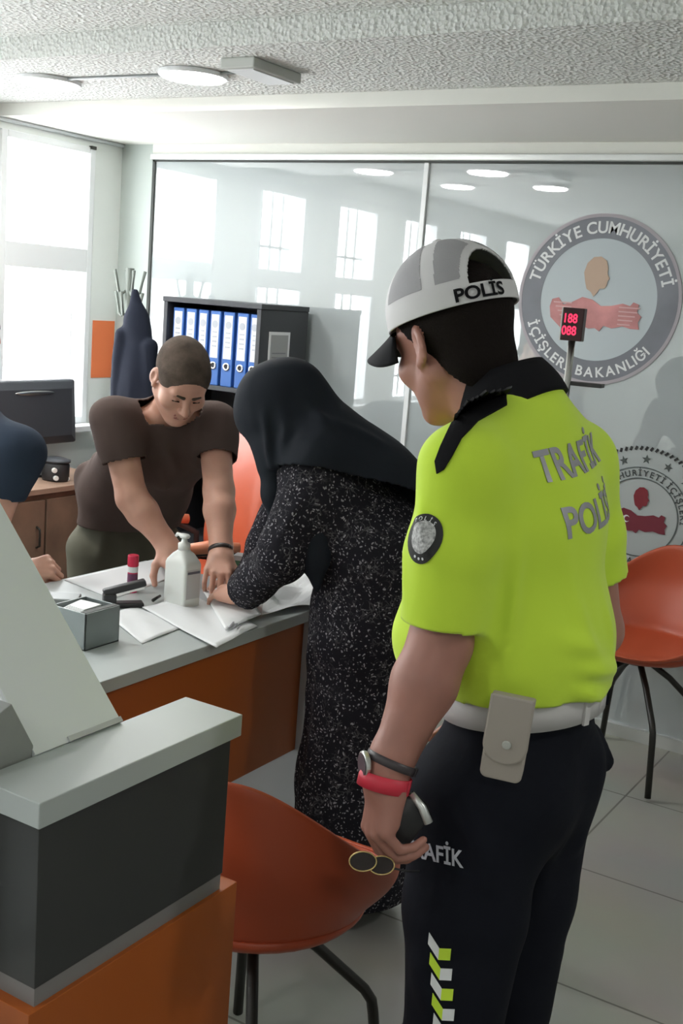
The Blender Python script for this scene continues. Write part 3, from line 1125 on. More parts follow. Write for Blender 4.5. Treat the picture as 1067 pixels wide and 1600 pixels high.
sc.cone((cx_ + 0.10, cy_ - 0.01, 1.34), (cx_ + 0.155, cy_ - 0.02, 0.85), 0.038, 0.032, 0.015)
o = link('hanging_coat', sc.mesh(0.008, wrinkle=folds([((cx_ - 0.03, cy_ - 0.09, 1.3), (cx_ - 0.02, cy_ - 0.10, 0.75), 0.02, 0.01), ((cx_ + 0.05, cy_ - 0.09, 1.3), (cx_ + 0.06, cy_ - 0.10, 0.75), 0.02, 0.012)], 0.004, 8)), mat('dark_coat_cloth', (0.016, 0.019, 0.030), 0.85, spec=0.1, bump=(20, 0.2, 0.004)))
tag(o, 'dark navy coat hanging from the coat rack beside the bookcase', 'coat')

# ------------------------------------------------------------------ desks and counter
DX0, DX1, DY0, DY1, DZ = -2.37, -1.67, 1.25, 2.73, 0.75
t = empty('office_desk', ((DX0 + DX1) / 2, (DY0 + DY1) / 2, 0), 'white-topped desk with an orange front panel that the three people work over', 'desk')
MB().box(DX0, DX1, DY0, DY1, DZ - 0.032, DZ).build('desktop', M['laminate'], t, bevel=0.002)
MB().box(DX0 + 0.02, DX1 - 0.006, DY1 - 0.082, DY1 - 0.006, 0, DZ - 0.032).build('leg_panel', M['laminate_edge'], t, bevel=0.002)
MB().box(DX0 + 0.02, DX1 - 0.006, DY0 + 0.006, DY0 + 0.05, 0, DZ - 0.032).build('leg_panel', M['laminate_edge'], t, bevel=0.002)
MB().box(DX1 - 0.045, DX1 - 0.027, DY0 + 0.05, DY1 - 0.082, 0.32, DZ - 0.032).build('front_panel', M['orange_lam'], t, bevel=0.001)

CX0, CX1, CY0, CY1 = -1.053, -0.943, 0.60, 1.320
CY0 = 0.915
t = empty('reception_counter', ((CX0 + CX1) / 2, (CY0 + CY1) / 2, 0), 'narrow counter with white cap, charcoal upper part and orange base in the left foreground', 'counter')
MB().box(CX0, CX1, CY0, CY1, 0.966, 1.0).build('counter_cap', M['laminate'], t, bevel=0.0015)
MB().box(CX0 + 0.004, CX1 - 0.012, CY0 + 0.012, CY1 - 0.010, 0.742, 0.966).build('upper_panel', M['dark_lam'], t, bevel=0.001)
MB().box(CX0 + 0.004, CX1 - 0.014, CY0 + 0.014, CY1 - 0.012, 0.716, 0.742).build('plinth_strip', mat('grey_strip', (0.22, 0.21, 0.21), 0.5), t)
MB().box(CX0 - 0.01, CX1 - 0.006, CY0 - 0.002, CY1 + 0.022, 0.0, 0.716).build('base_panel', M['orange_lam'], t, bevel=0.001)

MB().box(-1.66, CX0 - 0.012, 0.62, 1.12, 0.716, 0.742).build('worktop', M['laminate'], t, bevel=0.001)
MB().box(-1.64, -1.62, 0.66, 1.10, 0.0, 0.716).build('end_panel', M['laminate_edge'], t)

# leaning white panel with its grey stand on the counter
t = empty('leaning_panel', (-1.05, 1.09, 1.0), 'large plain white panel leaning back from the counter cap, cut by the left picture edge', 'panel')
la = R(43)
ld_ = V((-math.sin(la), 0, math.cos(la)))
ln_ = V((math.cos(la), 0, math.sin(la)))
p1, p2 = V((-1.050, 1.009, 1.002)), V((-1.050, 1.173, 1.002))
pn = MB()
pn.prism([p1, p2, p2 + ld_ * 0.60, p1 + ld_ * 0.60], ln_ * -0.008)
pn.build('panel', mat('panel_white', (0.68, 0.71, 0.715), 0.45), t, bevel=0.001)
pn = MB()
pn.prism([p1 + V((0.001, 0.06, 0.0)), p2 + V((0.001, 0, 0)), p2 + V((0.001, 0, 0)) + ld_ * 0.008, p1 + V((0.001, 0.06, 0)) + ld_ * 0.008], ln_ * 0.003)
pn.build('bottom_lip', M['laminate_edge'], t, bevel=0.0005)
q = [at(57, 1180, 0, -1.052), at(56, 1166, 0, -1.052), at(22, 1101, 0, -1.052), at(-60, 1168, 0, -1.052), at(-60, 1230, 0, -1.052)]
q = [V((-1.0565, p_.y, p_.z)) for p_ in q]
q[0].z = 0.743
q[-1].z = 0.743
q[-1].y = q[-2].y
pn = MB()
pn.prism(q, (-0.10, -0.0, 0.0))
pn.build('stand', mat('stand_grey', (0.27, 0.28, 0.27), 0.5, var=(12, 0.1)), t, bevel=0.001)

# brown side desk at the window, with monitor and round device
t = empty('side_desk', (-3.74, 3.2, 0), 'low brown wooden cupboard desk under the windows', 'desk')
MB().box(-3.985, -3.49, 2.45, 3.85, 0.725, 0.75).build('desktop', M['wood_top'], t, bevel=0.003)
MB().box(-3.975, -3.51, 2.47, 3.83, 0.06, 0.725).build('body', M['wood'], t, bevel=0.002)
for k in range(3):
    y0 = 2.49 + k * 0.447
    d = MB().box(-3.51, -3.495, y0, y0 + 0.435, 0.08, 0.70).build('door', M['wood'], t, bevel=0.002)
    MB().tube([(-3.494, y0 + 0.39, 0.50), (-3.475, y0 + 0.39, 0.51), (-3.475, y0 + 0.39, 0.58), (-3.494, y0 + 0.39, 0.59)], 0.005, 8).build('handle', M['black_metal'], d, smooth=True)
MB().box(-3.97, -3.52, 2.48, 3.82, 0, 0.06).build('plinth', M['black_plastic'], t)
mc = at(40, 650, 0, -3.80)
t = empty('computer_monitor', (-3.80, mc.y, 0.75), 'black monitor seen from behind on the brown desk by the window, silver strip on top', 'monitor')
yr = at(112, 650, 0, -3.80).y
yl = yr - 0.56
zt, zb = at(100, 592, 0, -3.80).z, at(116, 690, 0, -3.80).z
f = MB()
f.loft([[V((-3.83, yl, zb)), V((-3.83, yr + 0.02, zb)), V((-3.83, yr, zt)), V((-3.83, yl + 0.02, zt))],
        [V((-3.785, yl, zb)), V((-3.785, yr + 0.02, zb)), V((-3.785, yr, zt)), V((-3.785, yl + 0.02, zt))],
        [V((-3.765, yl + 0.05, zb + 0.04)), V((-3.765, yr - 0.03, zb + 0.04)), V((-3.765, yr - 0.04, zt - 0.04)), V((-3.765, yl + 0.05, zt - 0.04))]])
f.build('housing', M['leather'], t, bevel=0.012, seg=3)
ym = (yl + yr) / 2
MB().loft([[V((-3.767 + 0.004 * q_, ym + 0.02 + (0.12 - 0.01 * q_) * math.cos(a), zt - 0.055 + (0.012 - 0.003 * q_) * math.sin(a))) for a in [2 * math.pi * k / 24 for k in range(24)]] for q_ in (0, 1, 1.6)]).build('silver_strip', M['silver'], t, smooth=True)
MB().box(-3.82, -3.79, ym - 0.05, ym + 0.05, 0.76, zb + 0.06).build('neck', M['black_plastic'], t, bevel=0.004)
MB().box(-3.92, -3.70, ym - 0.13, ym + 0.13, 0.75, 0.762).build('foot', M['black_plastic'], t, bevel=0.005)
dc = at(87, 733, 2, 0.75)
dc = V((-3.62, at(87, 733, 0, -3.62).y, 0.75))
t = empty('desk_device', dc, 'black round-topped desk device with white knobs on the brown desk', 'device')
MB().loft([[dc + V((r_ * math.cos(a), r_ * 0.8 * math.sin(a), z_)) for a in [2 * math.pi * k / 32 for k in range(32)]] for r_, z_ in ((0.062, 0), (0.066, 0.01), (0.066, 0.07), (0.058, 0.085), (0.03, 0.09))]).build('body', M['black_plastic'], t, smooth=True)
MB().loft([[dc + V((r_ * math.cos(a), r_ * 0.8 * math.sin(a), z_)) for a in [2 * math.pi * k / 32 for k in range(32)]] for r_, z_ in ((0.070, 0.083), (0.071, 0.092), (0.045, 0.100))]).build('lid', M['leather'], t, smooth=True)
for dy, dz in ((-0.055, 0.055), (-0.045, 0.02), (0.02, 0.012)):
    MB().cyl(dc + V((0.045, dy, dz)), 0.011, 0.016, 16, V((0.9, -0.4, 0)).normalized()).build('knob', M['white_plastic'], t, bevel=0.002)


# ------------------------------------------------------------------ tub chairs
def tub_chair(x, y, rz, label, zs=0.445, HB=0.20, legrot=0.0):
    """shell chair on four bent black legs; local +Y is the front"""
    t = empty('tub_chair', (x, y, 0), label, 'chair', 'orange shell chairs')
    T = Matrix.Translation((x, y, 0)) @ Matrix.Rotation(rz, 4, 'Z')

    def sm(a):
        a = min(1, max(0, a))
        return a * a * (3 - 2 * a)

    def rimh(th):
        a = abs(math.degrees(th))
        return 0.012 + HB * (1 - sm((a - 4) / 78)) + 0.12 * (1 - sm((a - 60) / 95))

    def S(u, v):
        th = (u - 0.5) * 2 * math.pi
        h = rimh(th)
        t1 = 0.50
        if v < t1:
            r = 0.215 * v / t1
            z = 0.018 * (v / t1) ** 3
        else:
            q = (v - t1) / (1 - t1)
            r = 0.215 + 0.055 * sm(q * 1.3) - 0.02 * sm((q - 0.5) * 2) * max(0, math.cos(th))
            z = 0.018 + h * q ** 1.15
            r += 0.03 * q * max(0, math.cos(th))
        wx = 1.0 - 0.12 * (max(0, z - 0.16) / 0.3) ** 2 * 2
        return T @ V((r * math.sin(th) * 1.02 * wx, -r * math.cos(th) * 0.96, zs + 0.02 + z))
    mb = MB()
    mb.grid(S, 48, 18)
    bmesh.ops.remove_doubles(mb.bm, verts=mb.bm.verts, dist=0.0006)
    o = mb.build('shell', M['chair'], t, smooth=True, solid=0.011, sub=1)
    mb = MB()

    def U(u, v):
        th = u * 2 * math.pi
        r = 0.03 + 0.185 * math.sin(v * math.pi / 2)
        z = 0.05 * v ** 2.2
        return T @ V((r * math.sin(th) * 1.03, -r * math.cos(th) * 0.98, zs - 0.008 + z))
    mb.grid(U, 40, 8)
    bmesh.ops.remove_doubles(mb.bm, verts=mb.bm.verts, dist=0.0006)
    mb.build('seat_pan', M['chair'], t, smooth=True, solid=0.010)
    MB().cyl(T @ V((0, 0, zs - 0.035)), 0.055, 0.03, 24).build('hub', M['black_metal'], t)
    for k in range(4):
        a = math.pi / 4 + k * math.pi / 2 + legrot
        d = T.to_3x3() @ V((math.cos(a), math.sin(a), 0))
        b = T @ V((0, 0, 0))
        pts = [b + d * 0.03 + V((0, 0, zs - 0.022)), b + d * 0.13 + V((0, 0, zs - 0.09)), b + d * 0.235 + V((0, 0, zs - 0.185)), b + d * 0.252 + V((0, 0, zs - 0.21)),
               b + d * 0.258 + V((0, 0, zs - 0.24)), b + d * 0.285 + V((0, 0, 0.01))]
        MB().tube(pts, 0.0115, 12).build('leg', M['black_metal'], t, smooth=True)
    return t


tub_chair(-1.11, 3.99, R(170), 'orange shell chair by the lower emblem at the right picture edge')
tub_chair(-1.16, 1.70, R(20), 'orange shell chair in the foreground between the counter and the officer', legrot=R(-27))


# high-backed orange office chair behind the desk, between the man in brown and the woman
oc = V((-2.76, 3.42, 0))
t = empty('office_chair', oc, 'orange high-backed armchair behind the desk, between the man in brown and the woman', 'chair')
T = Matrix.Translation(oc) @ Matrix.Rotation(R(-30), 4, 'Z')      # faces -Y local


def rrect(w_, h_, r_, n=6):
    out = []
    for cx, cz, a0 in ((w_ / 2 - r_, h_ / 2 - r_, 0), (-w_ / 2 + r_, h_ / 2 - r_, 90), (-w_ / 2 + r_, -h_ / 2 + r_, 180), (w_ / 2 - r_, -h_ / 2 + r_, 270)):
        for k in range(n + 1):
            a = R(a0 + 90 * k / n)
            out.append((cx + r_ * math.cos(a), cz + r_ * math.sin(a)))
    return out


def pad(cx, cy, cz, w_, h_, d_, r_, rx=0.0, bulge=1.0):
    rings = []
    for s_, y_ in ((0.90, -d_ / 2), (0.975, -d_ * 0.36), (1.0, -d_ * 0.1), (1.0, d_ * 0.25), (0.96, d_ * 0.45), (0.90, d_ / 2)):
        rings.append([T @ (V((cx, cy, cz)) + Matrix.Rotation(rx, 3, 'X') @ V((px * s_, y_, pz * s_))) for px, pz in rrect(w_, h_, r_)])
    return MB().loft(rings)


pad(0, 0.22, 0.84, 0.52, 0.62, 0.07, 0.11, rx=R(-8)).build('backrest', M['chair'], t, smooth=True)
pad(0, 0.262, 0.84, 0.54, 0.64, 0.03, 0.11, rx=R(-8)).build('back_shell', M['black_plastic'], t, smooth=True)
pad(0, -0.03, 0.48, 0.48, 0.46, 0.08, 0.09, rx=R(90)).build('seat', M['chair'], t, smooth=True)
for q_ in (-1, 1):
    ar = MB().tube([T @ V((q_ * 0.26, 0.14, 0.47)), T @ V((q_ * 0.27, 0.14, 0.62)), T @ V((q_ * 0.27, 0.05, 0.665)), T @ V((q_ * 0.27, -0.10, 0.66)), T @ V((q_ * 0.26, -0.16, 0.60)), T @ V((q_ * 0.26, -0.14, 0.47))], 0.014, 10).build('armrest', M['black_plastic'], t, smooth=True)
    MB().tube([T @ V((q_ * 0.27, 0.10, 0.678)), T @ V((q_ * 0.27, -0.02, 0.684)), T @ V((q_ * 0.27, -0.14, 0.675))], [0.020, 0.026, 0.020], 12).build('arm_pad', mat('arm_orange', (0.62, 0.22, 0.12), 0.4), ar, smooth=True)
MB().tube([T @ V((0, 0, 0.10)), T @ V((0, 0, 0.43))], 0.028, 16).build('gas_column', M['black_metal'], t, smooth=True)
for k in range(5):
    a = 2 * math.pi * k / 5
    d = V((math.cos(a), math.sin(a), 0))
    lg = MB().tube([oc + V((0, 0, 0.12)), oc + d * 0.15 + V((0, 0, 0.10)), oc + d * 0.27 + V((0, 0, 0.075))], [0.026, 0.020, 0.015], 10).build('leg', M['black_plastic'], t, smooth=True)
    MB().cyl(oc + d * 0.27 + V((0, 0, 0.028)) - d.cross(V((0, 0, 1))) * 0.02, 0.028, 0.04, 20, d.cross(V((0, 0, 1)))).build('caster', M['black_plastic'], lg, bevel=0.004)

# ------------------------------------------------------------------ queue display on its post
pb = P(885, 600, 2.75)
pt = P(897, 507, 2.75)
px_, py_ = (pb.x + pt.x) / 2, (pb.y + pt.y) / 2
t = empty('queue_display', (px_, py_, 0), 'small red-digit number display on a slim pale post behind the officer', 'display')
MB().tube([(px_, py_, 0.02), (px_, py_, pt.z - 0.03)], 0.0085, 14).build('post', M['silver'], t, smooth=True)
MB().cyl((px_, py_, 0), 0.13, 0.02, 32).build('base_plate', M['black_metal'], t, bevel=0.004)
yv = math.atan2(-px_, py_) * 0.35
Tq = Matrix.Translation((px_, py_, pt.z)) @ Matrix.Rotation(yv, 4, 'Z')
hs = MB().box(-0.026, 0.026, -0.016, 0.014, -0.039, 0.039, Tq).build('housing', mat('display_dark', (0.03, 0.004, 0.006), 0.35), t, bevel=0.002)
MB().box(-0.0285, -0.026, -0.015, 0.013, -0.039, 0.039, Tq).build('housing_side', M['white_plastic'], t)
dg = MB()
for k, s_ in enumerate(('188', '088')):
    text_to(dg, s_, 0.030, Tq @ Matrix.Translation((-0.006, -0.0168, 0.004 - 0.029 * k)) @ Matrix.Rotation(R(90), 4, 'X') @ Matrix.Diagonal((0.8, 1, 1, 1)), bold=0.02)
dg.build('digits', M['led'], hs)
sp_ = V((px_ + 0.006, py_ + 0.02, pb.z + 0.002))
MB().box(-0.01, 0.075, -0.02, 0.02, -0.005, 0.004, Matrix.Translation(sp_) @ Matrix.Rotation(yv, 4, 'Z')).build('bracket_shelf', M['black_plastic'], t, bevel=0.001)

# ------------------------------------------------------------------ things on the desk
# sanitizer bottle
bb = at(283, 946, 2, DZ)
bb.z = DZ
t = empty('sanitizer_bottle', bb, 'white pump bottle of hand sanitizer on the white desk', 'bottle')
Tb = Matrix.Translation(bb) @ Matrix.Rotation(R(-10), 4, 'Z')


def sup(w_, d_, z_, n=48, e=0.22):
    out = []
    for k in range(n):
        a = 2 * math.pi * k / n
        c_, s_ = math.cos(a), math.sin(a)
        out.append(Tb @ V((w_ * math.copysign(abs(c_) ** e, c_), d_ * math.copysign(abs(s_) ** e, s_), z_)))
    return out


MB().loft([sup(0.042, 0.028, 0.0), sup(0.045, 0.031, 0.005), sup(0.045, 0.031, 0.122), sup(0.041, 0.030, 0.132, e=0.3), sup(0.026, 0.024, 0.150, e=0.5), sup(0.018, 0.017, 0.158, e=0.9), sup(0.016, 0.016, 0.164, e=1)]).build('bottle_body', M['white_plastic'], t, bevel=0.001, smooth=True)
MB().box(0.0452, 0.0460, -0.024, 0.024, 0.03, 0.112, Tb).build('side_label', mat('bottle_label', (0.52, 0.52, 0.52), 0.5), t)
MB().box(0.0460, 0.0464, -0.022, 0.022, 0.100, 0.107, Tb).build('label_stripe', mat('stripe_dark', (0.12, 0.13, 0.16), 0.5), t)
pm = MB()
pm.loft([sup(0.017, 0.017, 0.160, e=1), sup(0.017, 0.017, 0.178, e=1), sup(0.009, 0.009, 0.182, e=1), sup(0.007, 0.007, 0.196, e=1)])
pm.build('collar', M['white_plastic'], t, smooth=True)
pm = MB()
pm.loft([sup(0.014, 0.010, 0.193, e=0.8), sup(0.018, 0.012, 0.199, e=0.8), sup(0.014, 0.009, 0.204, e=0.8)])
pm.tube([Tb @ V((0, 0, 0.198)), Tb @ V((-0.030, 0.0, 0.199)), Tb @ V((-0.036, 0.0, 0.192))], [0.006, 0.005, 0.004], 10)
pm.build('pump_head', M['white_plastic'], t, smooth=True)

# glue stick
gp = at(206, 925, 2, DZ)
t = empty('glue_stick', (gp.x, gp.y, DZ), 'upright glue stick with a red cap and white band on the desk', 'glue stick')
g0 = V((gp.x, gp.y, DZ))
G_ = 1.1
MB().cyl(g0, 0.0145, 0.066, 24).build('barrel', M['pink'], t, bevel=0.001, smooth=False)
MB().cyl(g0 + V((0, 0, 0.030)), 0.0148, 0.026, 24).build('label_band', mat('glue_label', (0.14, 0.04, 0.10), 0.5), t)
MB().cyl(g0 + V((0, 0, 0.060)), 0.0149, 0.016, 24).build('white_band', M['white'], t)
MB().cyl(g0 + V((0, 0, 0.076)), 0.0160, 0.034, 24).build('cap', mat('red_cap', (0.62, 0.02, 0.07), 0.35), t, bevel=0.003)

# steel napkin box
nb = at(132, 1018, 2, DZ)
nx, ny = nb.x, nb.y
t = empty('napkin_box', (nx - 0.06, ny + 0.055, DZ), 'open grey metal napkin box at the near left of the white desk', 'box')
bx = MB()
wx, wy, hz_, tk = 0.115, 0.118, 0.092, 0.004
bx.box(nx - wx, nx, ny, ny + wy, DZ, DZ + tk).box(nx - tk, nx, ny, ny + wy, DZ, DZ + hz_).box(nx - wx, nx - wx + tk, ny, ny + wy, DZ, DZ + hz_)
bx.box(nx - wx, nx, ny, ny + tk, DZ, DZ + hz_).box(nx - wx, nx, ny + wy - tk, ny + wy, DZ, DZ + hz_)
bx.build('casing', mat('brushed_grey', (0.25, 0.28, 0.28), 0.35, metal=0.4), t, bevel=0.001)
MB().box(nx - 0.022, nx - 0.004, ny + 0.004, ny + wy - 0.004, DZ + hz_ - 0.006, DZ + hz_ + 0.001).build('rim_bar', M['dark_seal'], t, bevel=0.001)
MB().box(nx - wx + 0.01, nx - 0.028, ny + 0.01, ny + wy - 0.01, DZ + tk, DZ + hz_ - 0.02).build('tray', M['grey_plastic'], t)
o = MB()
for k in range(6):
    o.prism([V((nx - 0.10 + 0.002 * k, ny + 0.012 + 0.004 * k, DZ + hz_ - 0.012 + 0.0018 * k)), V((nx - 0.035, ny + 0.014 + 0.003 * k, DZ + hz_ - 0.012 + 0.0018 * k)), V((nx - 0.036, ny + 0.090, DZ + hz_ - 0.010 + 0.0018 * k)), V((nx - 0.10, ny + 0.085, DZ + hz_ - 0.010 + 0.0018 * k))], (0, 0, 0.0012))
o = o.build('napkin', M['paper'])
tag(o, 'white folded napkins lying in the grey metal box', 'napkins', kind='stuff')

# stapler
sp0 = at(192, 948, 2, DZ)
t = empty('stapler', (sp0.x, sp0.y, DZ), 'black stapler with raised arm between the metal box and the glue stick', 'stapler')
Ts = Matrix.Translation((sp0.x, sp0.y, DZ)) @ Matrix.Rotation(R(52), 4, 'Z')
MB().box(-0.055, 0.055, -0.019, 0.019, 0, 0.014, Ts).build('base', M['black_plastic'], t, bevel=0.004)
MB().box(-0.055, -0.02, -0.017, 0.017, 0.012, 0.040, Ts).build('hinge', M['black_plastic'], t, bevel=0.005)
MB().box(-0.056, 0.062, -0.013, 0.013, -0.008, 0.012, Ts @ Matrix.Translation((0.0, 0, 0.052)) @ Matrix.Rotation(R(-14), 4, 'Y')).build('arm', M['black_plastic'], t, bevel=0.005)
MB().box(-0.03, 0.055, -0.008, 0.008, -0.014, -0.008, Ts @ Matrix.Translation((0.0, 0, 0.052)) @ Matrix.Rotation(R(-14), 4, 'Y')).build('magazine', M['silver'], t)


def sheet(name, px, z, label, cat, seed, amp=0.004, mt='paper', grp=None, n=14, lift=0.0, th=0.0009):
    c4 = [at(x, y, 2, z) for x, y in px]
    rnd = random.Random(seed)
    ph = [rnd.uniform(0, 6) for _ in range(6)]

    def f(u, v):
        p = (c4[0] * (1 - u) + c4[1] * u) * (1 - v) + (c4[3] * (1 - u) + c4[2] * u) * v
        e = math.sin(math.pi * u) * math.sin(math.pi * v)
        p.z = z + amp * (1 + math.sin(u * 7 + ph[0] + 2 * math.sin(v * 5 + ph[1])) * 0.6 + 0.4 * math.sin(v * 11 + ph[2] + u * 4)) * (0.35 + 0.65 * e) + lift * (u * v)
        return p
    o = MB().grid(f, n, n).build(name, M[mt], solid=th, smooth=(amp < 0.012))
    tag(o, label, cat, grp)
    return o


s1 = sheet('paper_sheet', [(100, 906), (250, 872), (262, 905), (176, 936)], DZ + 0.001, 'wide white paper lying at the back left of the desk, behind the stapler', 'paper', 1, 0.0008)
s2 = sheet('paper_sheet', [(166, 962), (222, 1006), (300, 975), (210, 948)], DZ + 0.001, 'small crumpled white paper in front of the stapler, next to the metal box', 'paper', 2, 0.004)
s3 = sheet('paper_sheet', [(222, 950), (338, 1013), (402, 978), (300, 930)], DZ + 0.006, 'large creased white paper overlapping the desk edge in front of the bottle', 'paper', 3, 0.004)
s4 = sheet('paper_sheet', [(318, 925), (352, 985), (408, 960), (372, 912)], DZ + 0.014, 'white form lying under the hand of the woman', 'paper', 5, 0.002)
pr = MB()
m_ = Matrix.Translation(at(362, 976, 2, DZ + 0.018)) @ Matrix.Rotation(R(115), 4, 'Z')
for k in range(3):
    pr.box(-0.032, 0.026 - 0.01 * k, -0.002 - 0.011 * k, 0.0025 - 0.011 * k, 0, 0.0008, m_)
pr.build('print_lines', M['paper_ink'], s3)
cp = sheet('crumpled_wrap', [(408, 965), (520, 945), (524, 900), (418, 912)], DZ + 0.002, 'crumpled translucent white wrapping at the right end of the desk beside the woman', 'wrapping', 9, 0.028, n=13)
o = MB().box(-0.03, 0.03, -0.022, 0.022, 0, 0.100, Matrix.Translation((-1.955, 2.695, DZ)) @ Matrix.Rotation(R(20), 4, 'Z')).build('small_box', M['white'], bevel=0.001)
tag(o, 'small white cardboard box on the desk behind the sleeve of the woman', 'box')
MB().box(-0.031, 0.0, -0.0226, -0.022, 0.055, 0.085, Matrix.Translation((-1.955, 2.695, DZ)) @ Matrix.Rotation(R(20), 4, 'Z')).build('green_print', mat('green_print', (0.10, 0.25, 0.13), 0.6), o)
o = MB().box(-0.05, 0.05, -0.035, 0.035, 0, 0.028, Matrix.Translation((-2.17, 2.16, DZ)) @ Matrix.Rotation(R(35), 4, 'Z')).build('document_tray', M['grey_plastic'], bevel=0.003)
tag(o, 'low grey plastic tray under the fist of the seated person', 'tray')
o = MB().tube([at(239, 938, 2, DZ + 0.01), at(250, 931, 2, DZ + 0.012)], [0.005, 0.004], 10).build('pen', M['black_plastic'], smooth=True)
tag(o, 'short black pen on the papers left of the bottle', 'pen')


# ------------------------------------------------------------------ people
def person(name, loc, label):
    return empty(name, loc, label, 'person')


def skin_part(sc, name, mats, parent, h=0.005, boxes=None, wrinkle=None, solid=0.0, smooth_it=2, mods=True):
    me = sc.mesh(h, boxes, wrinkle)
    o = link(name, me, mats, parent, smooth=True)
    if smooth_it:
        md = o.modifiers.new('relax', 'SMOOTH')
        md.factor = 0.5
        md.iterations = smooth_it
    if solid:
        md = o.modifiers.new('solid', 'SOLIDIFY')
        md.thickness = solid
        md.offset = -1
    return o


def bvh_of(o):
    dg = bpy.context.evaluated_depsgraph_get()
    dg.update()
    e = o.evaluated_get(dg)
    me = e.to_mesh()
    vs = [o.matrix_world @ v.co for v in me.vertices]
    fs = [tuple(p.vertices) for p in me.polygons]
    t = BVHTree.FromPolygons(vs, fs)
    e.to_mesh_clear()
    return t


def project_to(tree, dirv, off=0.0015, back=0.3):
    dirv = V(dirv).normalized()
    last = [0.0]

    def f(p):
        for j in ((0, 0, 0), (3e-4, 1e-4, 2e-4), (-3e-4, 2e-4, -2e-4), (1e-4, -3e-4, 4e-4), (8e-4, 8e-4, -8e-4)):
            h = tree.ray_cast(p + V(j) - dirv * back, dirv, 1.0)
            if h[0] is not None:
                break
        if h[0] is None:
            return p + dirv * last[0]
        last[0] = (h[0] - dirv * off - p).dot(dirv)
        return h[0] - dirv * off
    return f


def decal_poly(mb, poly, fn, n=8):
    """flat polygon diced and laid on a surface by fn"""
    t = bmesh.new()
    vs = [t.verts.new(p) for p in poly]
    t.faces.new(vs)
    bmesh.ops.triangulate(t, faces=t.faces)
    for _ in range(n):
        es = [e for e in t.edges if e.calc_length() > 0.006]
        if not es:
            break
        bmesh.ops.subdivide_edges(t, edges=es, cuts=1)
        bmesh.ops.triangulate(t, faces=[f for f in t.faces if len(f.verts) > 3])
    mp = {v.index: None for v in t.verts}
    t.verts.index_update()
    mp = {v.index: mb.bm.verts.new(fn(v.co)) for v in t.verts}
    for f in t.faces:
        try:
            nf = mb.bm.faces.new([mp[v.index] for v in f.verts])
            nf.material_index = mb.mi
        except ValueError:
            pass
    t.free()


def circle_pts(c, ux, uy, r, n=32, ry=None):
    c, ux, uy = V(c), V(ux), V(uy)
    return [c + ux * r * math.cos(2 * math.pi * k / n) + uy * (ry or r) * math.sin(2 * math.pi * k / n) for k in range(n)]


def cap_hair(T, hm, parent, name='hair', cut=((0, 0.035, 0.035), (0, 0.75, -0.66)), grow=1.05, h=0.005, brow=False):
    sc = Sculpt()
    M3 = T.to_3x3().normalized()
    g = grow
    sc.ell(T @ V((0, -0.018, 0.036)), V((0.076, 0.096, 0.082)) * g, M3, 0.02)
    sc.ell(T @ V((0, 0.026, 0.034)), V((0.066, 0.058, 0.070)) * g, M3, 0.02)
    sc.ell(T @ V((0, -0.045, -0.045)), V((0.060, 0.052, 0.055)) * g, M3, 0.03)
    if brow:
        sc.ell(T @ V((0, 0.100, -0.012)), V((0.068, 0.070, 0.080)), M3, 0.002, sub=True)
        sc.ell(T @ V((0, 0.060, -0.060)), V((0.110, 0.060, 0.072)), M3, 0.002, sub=True)
    sc.cut(T @ V(cut[0]), M3 @ V(cut[1]))
    return skin_part(sc, name, hm, parent, h, smooth_it=1, solid=0.004)


# ---- traffic officer, seen from behind
LS, RS = V((-0.672, 1.440, 1.408)), V((-0.640, 1.788, 1.397))
NB, WA, PE = V((-0.672, 1.620, 1.470)), V((-0.625, 1.615, 1.08)), V((-0.600, 1.612, 0.93))
CHST = V((-0.655, 1.618, 1.29))
LE, LWR = P(688, 1005, 1.62), P(604, 1212, 1.60)
RE = P(932, 985, 1.97)
RWR = RE + V((-0.16, -0.02, -0.17))
HC = V((-0.795, 1.612, 1.568))
hf, hu = V((-0.84, 0.36, -0.34)), V((-0.36, 0.02, 0.93))
LK, RK = P(702, 1640, 1.70), P(783, 1630, 1.88)
LA, RA = V((LK.x + 0.03, LK.y - 0.01, 0.09)), V((RK.x + 0.04, RK.y + 0.02, 0.09))
LH, RH = V((-0.632, 1.515, 0.90)), V((-0.620, 1.685, 0.90))
LKN = P(588, 1303, 1.60)

officer = person('person', (-0.62, 1.6, 0), 'person in bright yellow traffic police polo and white cap, seen from behind, looking left')
b = Sculpt()
Yax = V((0, 1, 0))
b.cone(PE, WA, 0.080, 0.090, 0.05, flat=Yax, fa=1.35)
b.cone(WA, CHST, 0.098, 0.105, 0.05, flat=Yax, fa=1.35, fb=1.45)
b.cone(CHST, NB - V((0, 0, 0.05)), 0.105, 0.07, 0.05, flat=Yax, fa=1.4, fb=1.7)
b.cone(NB - V((0, 0, 0.02)), HC + V((0.045, 0, -0.06)), 0.062, 0.058, 0.03)
for sh, el, wr in ((LS, LE, LWR), (RS, RE, RWR)):
    b.cone(NB - V((0, 0, 0.05)), sh, 0.05, 0.048, 0.04)
    b.cone(sh, el, 0.050, 0.043, 0.03)
    m1 = el + (wr - el) * 0.30
    b.cone(el, m1, 0.043, 0.045, 0.02)
    b.cone(m1, wr, 0.045, 0.0275, 0.02)
for hp, kn, an in ((LH, LK, LA), (RH, RK, RA)):
    b.cone(hp, kn, 0.068, 0.050, 0.03)
    b.cone(kn, an, 0.050, 0.036, 0.03)
    b.cone(an + V((0.03, 0, -0.05)), an + V((-0.14, 0, -0.055)), 0.032, 0.03, 0.02)
TH = head(b, HC, hf, hu, 1.0)
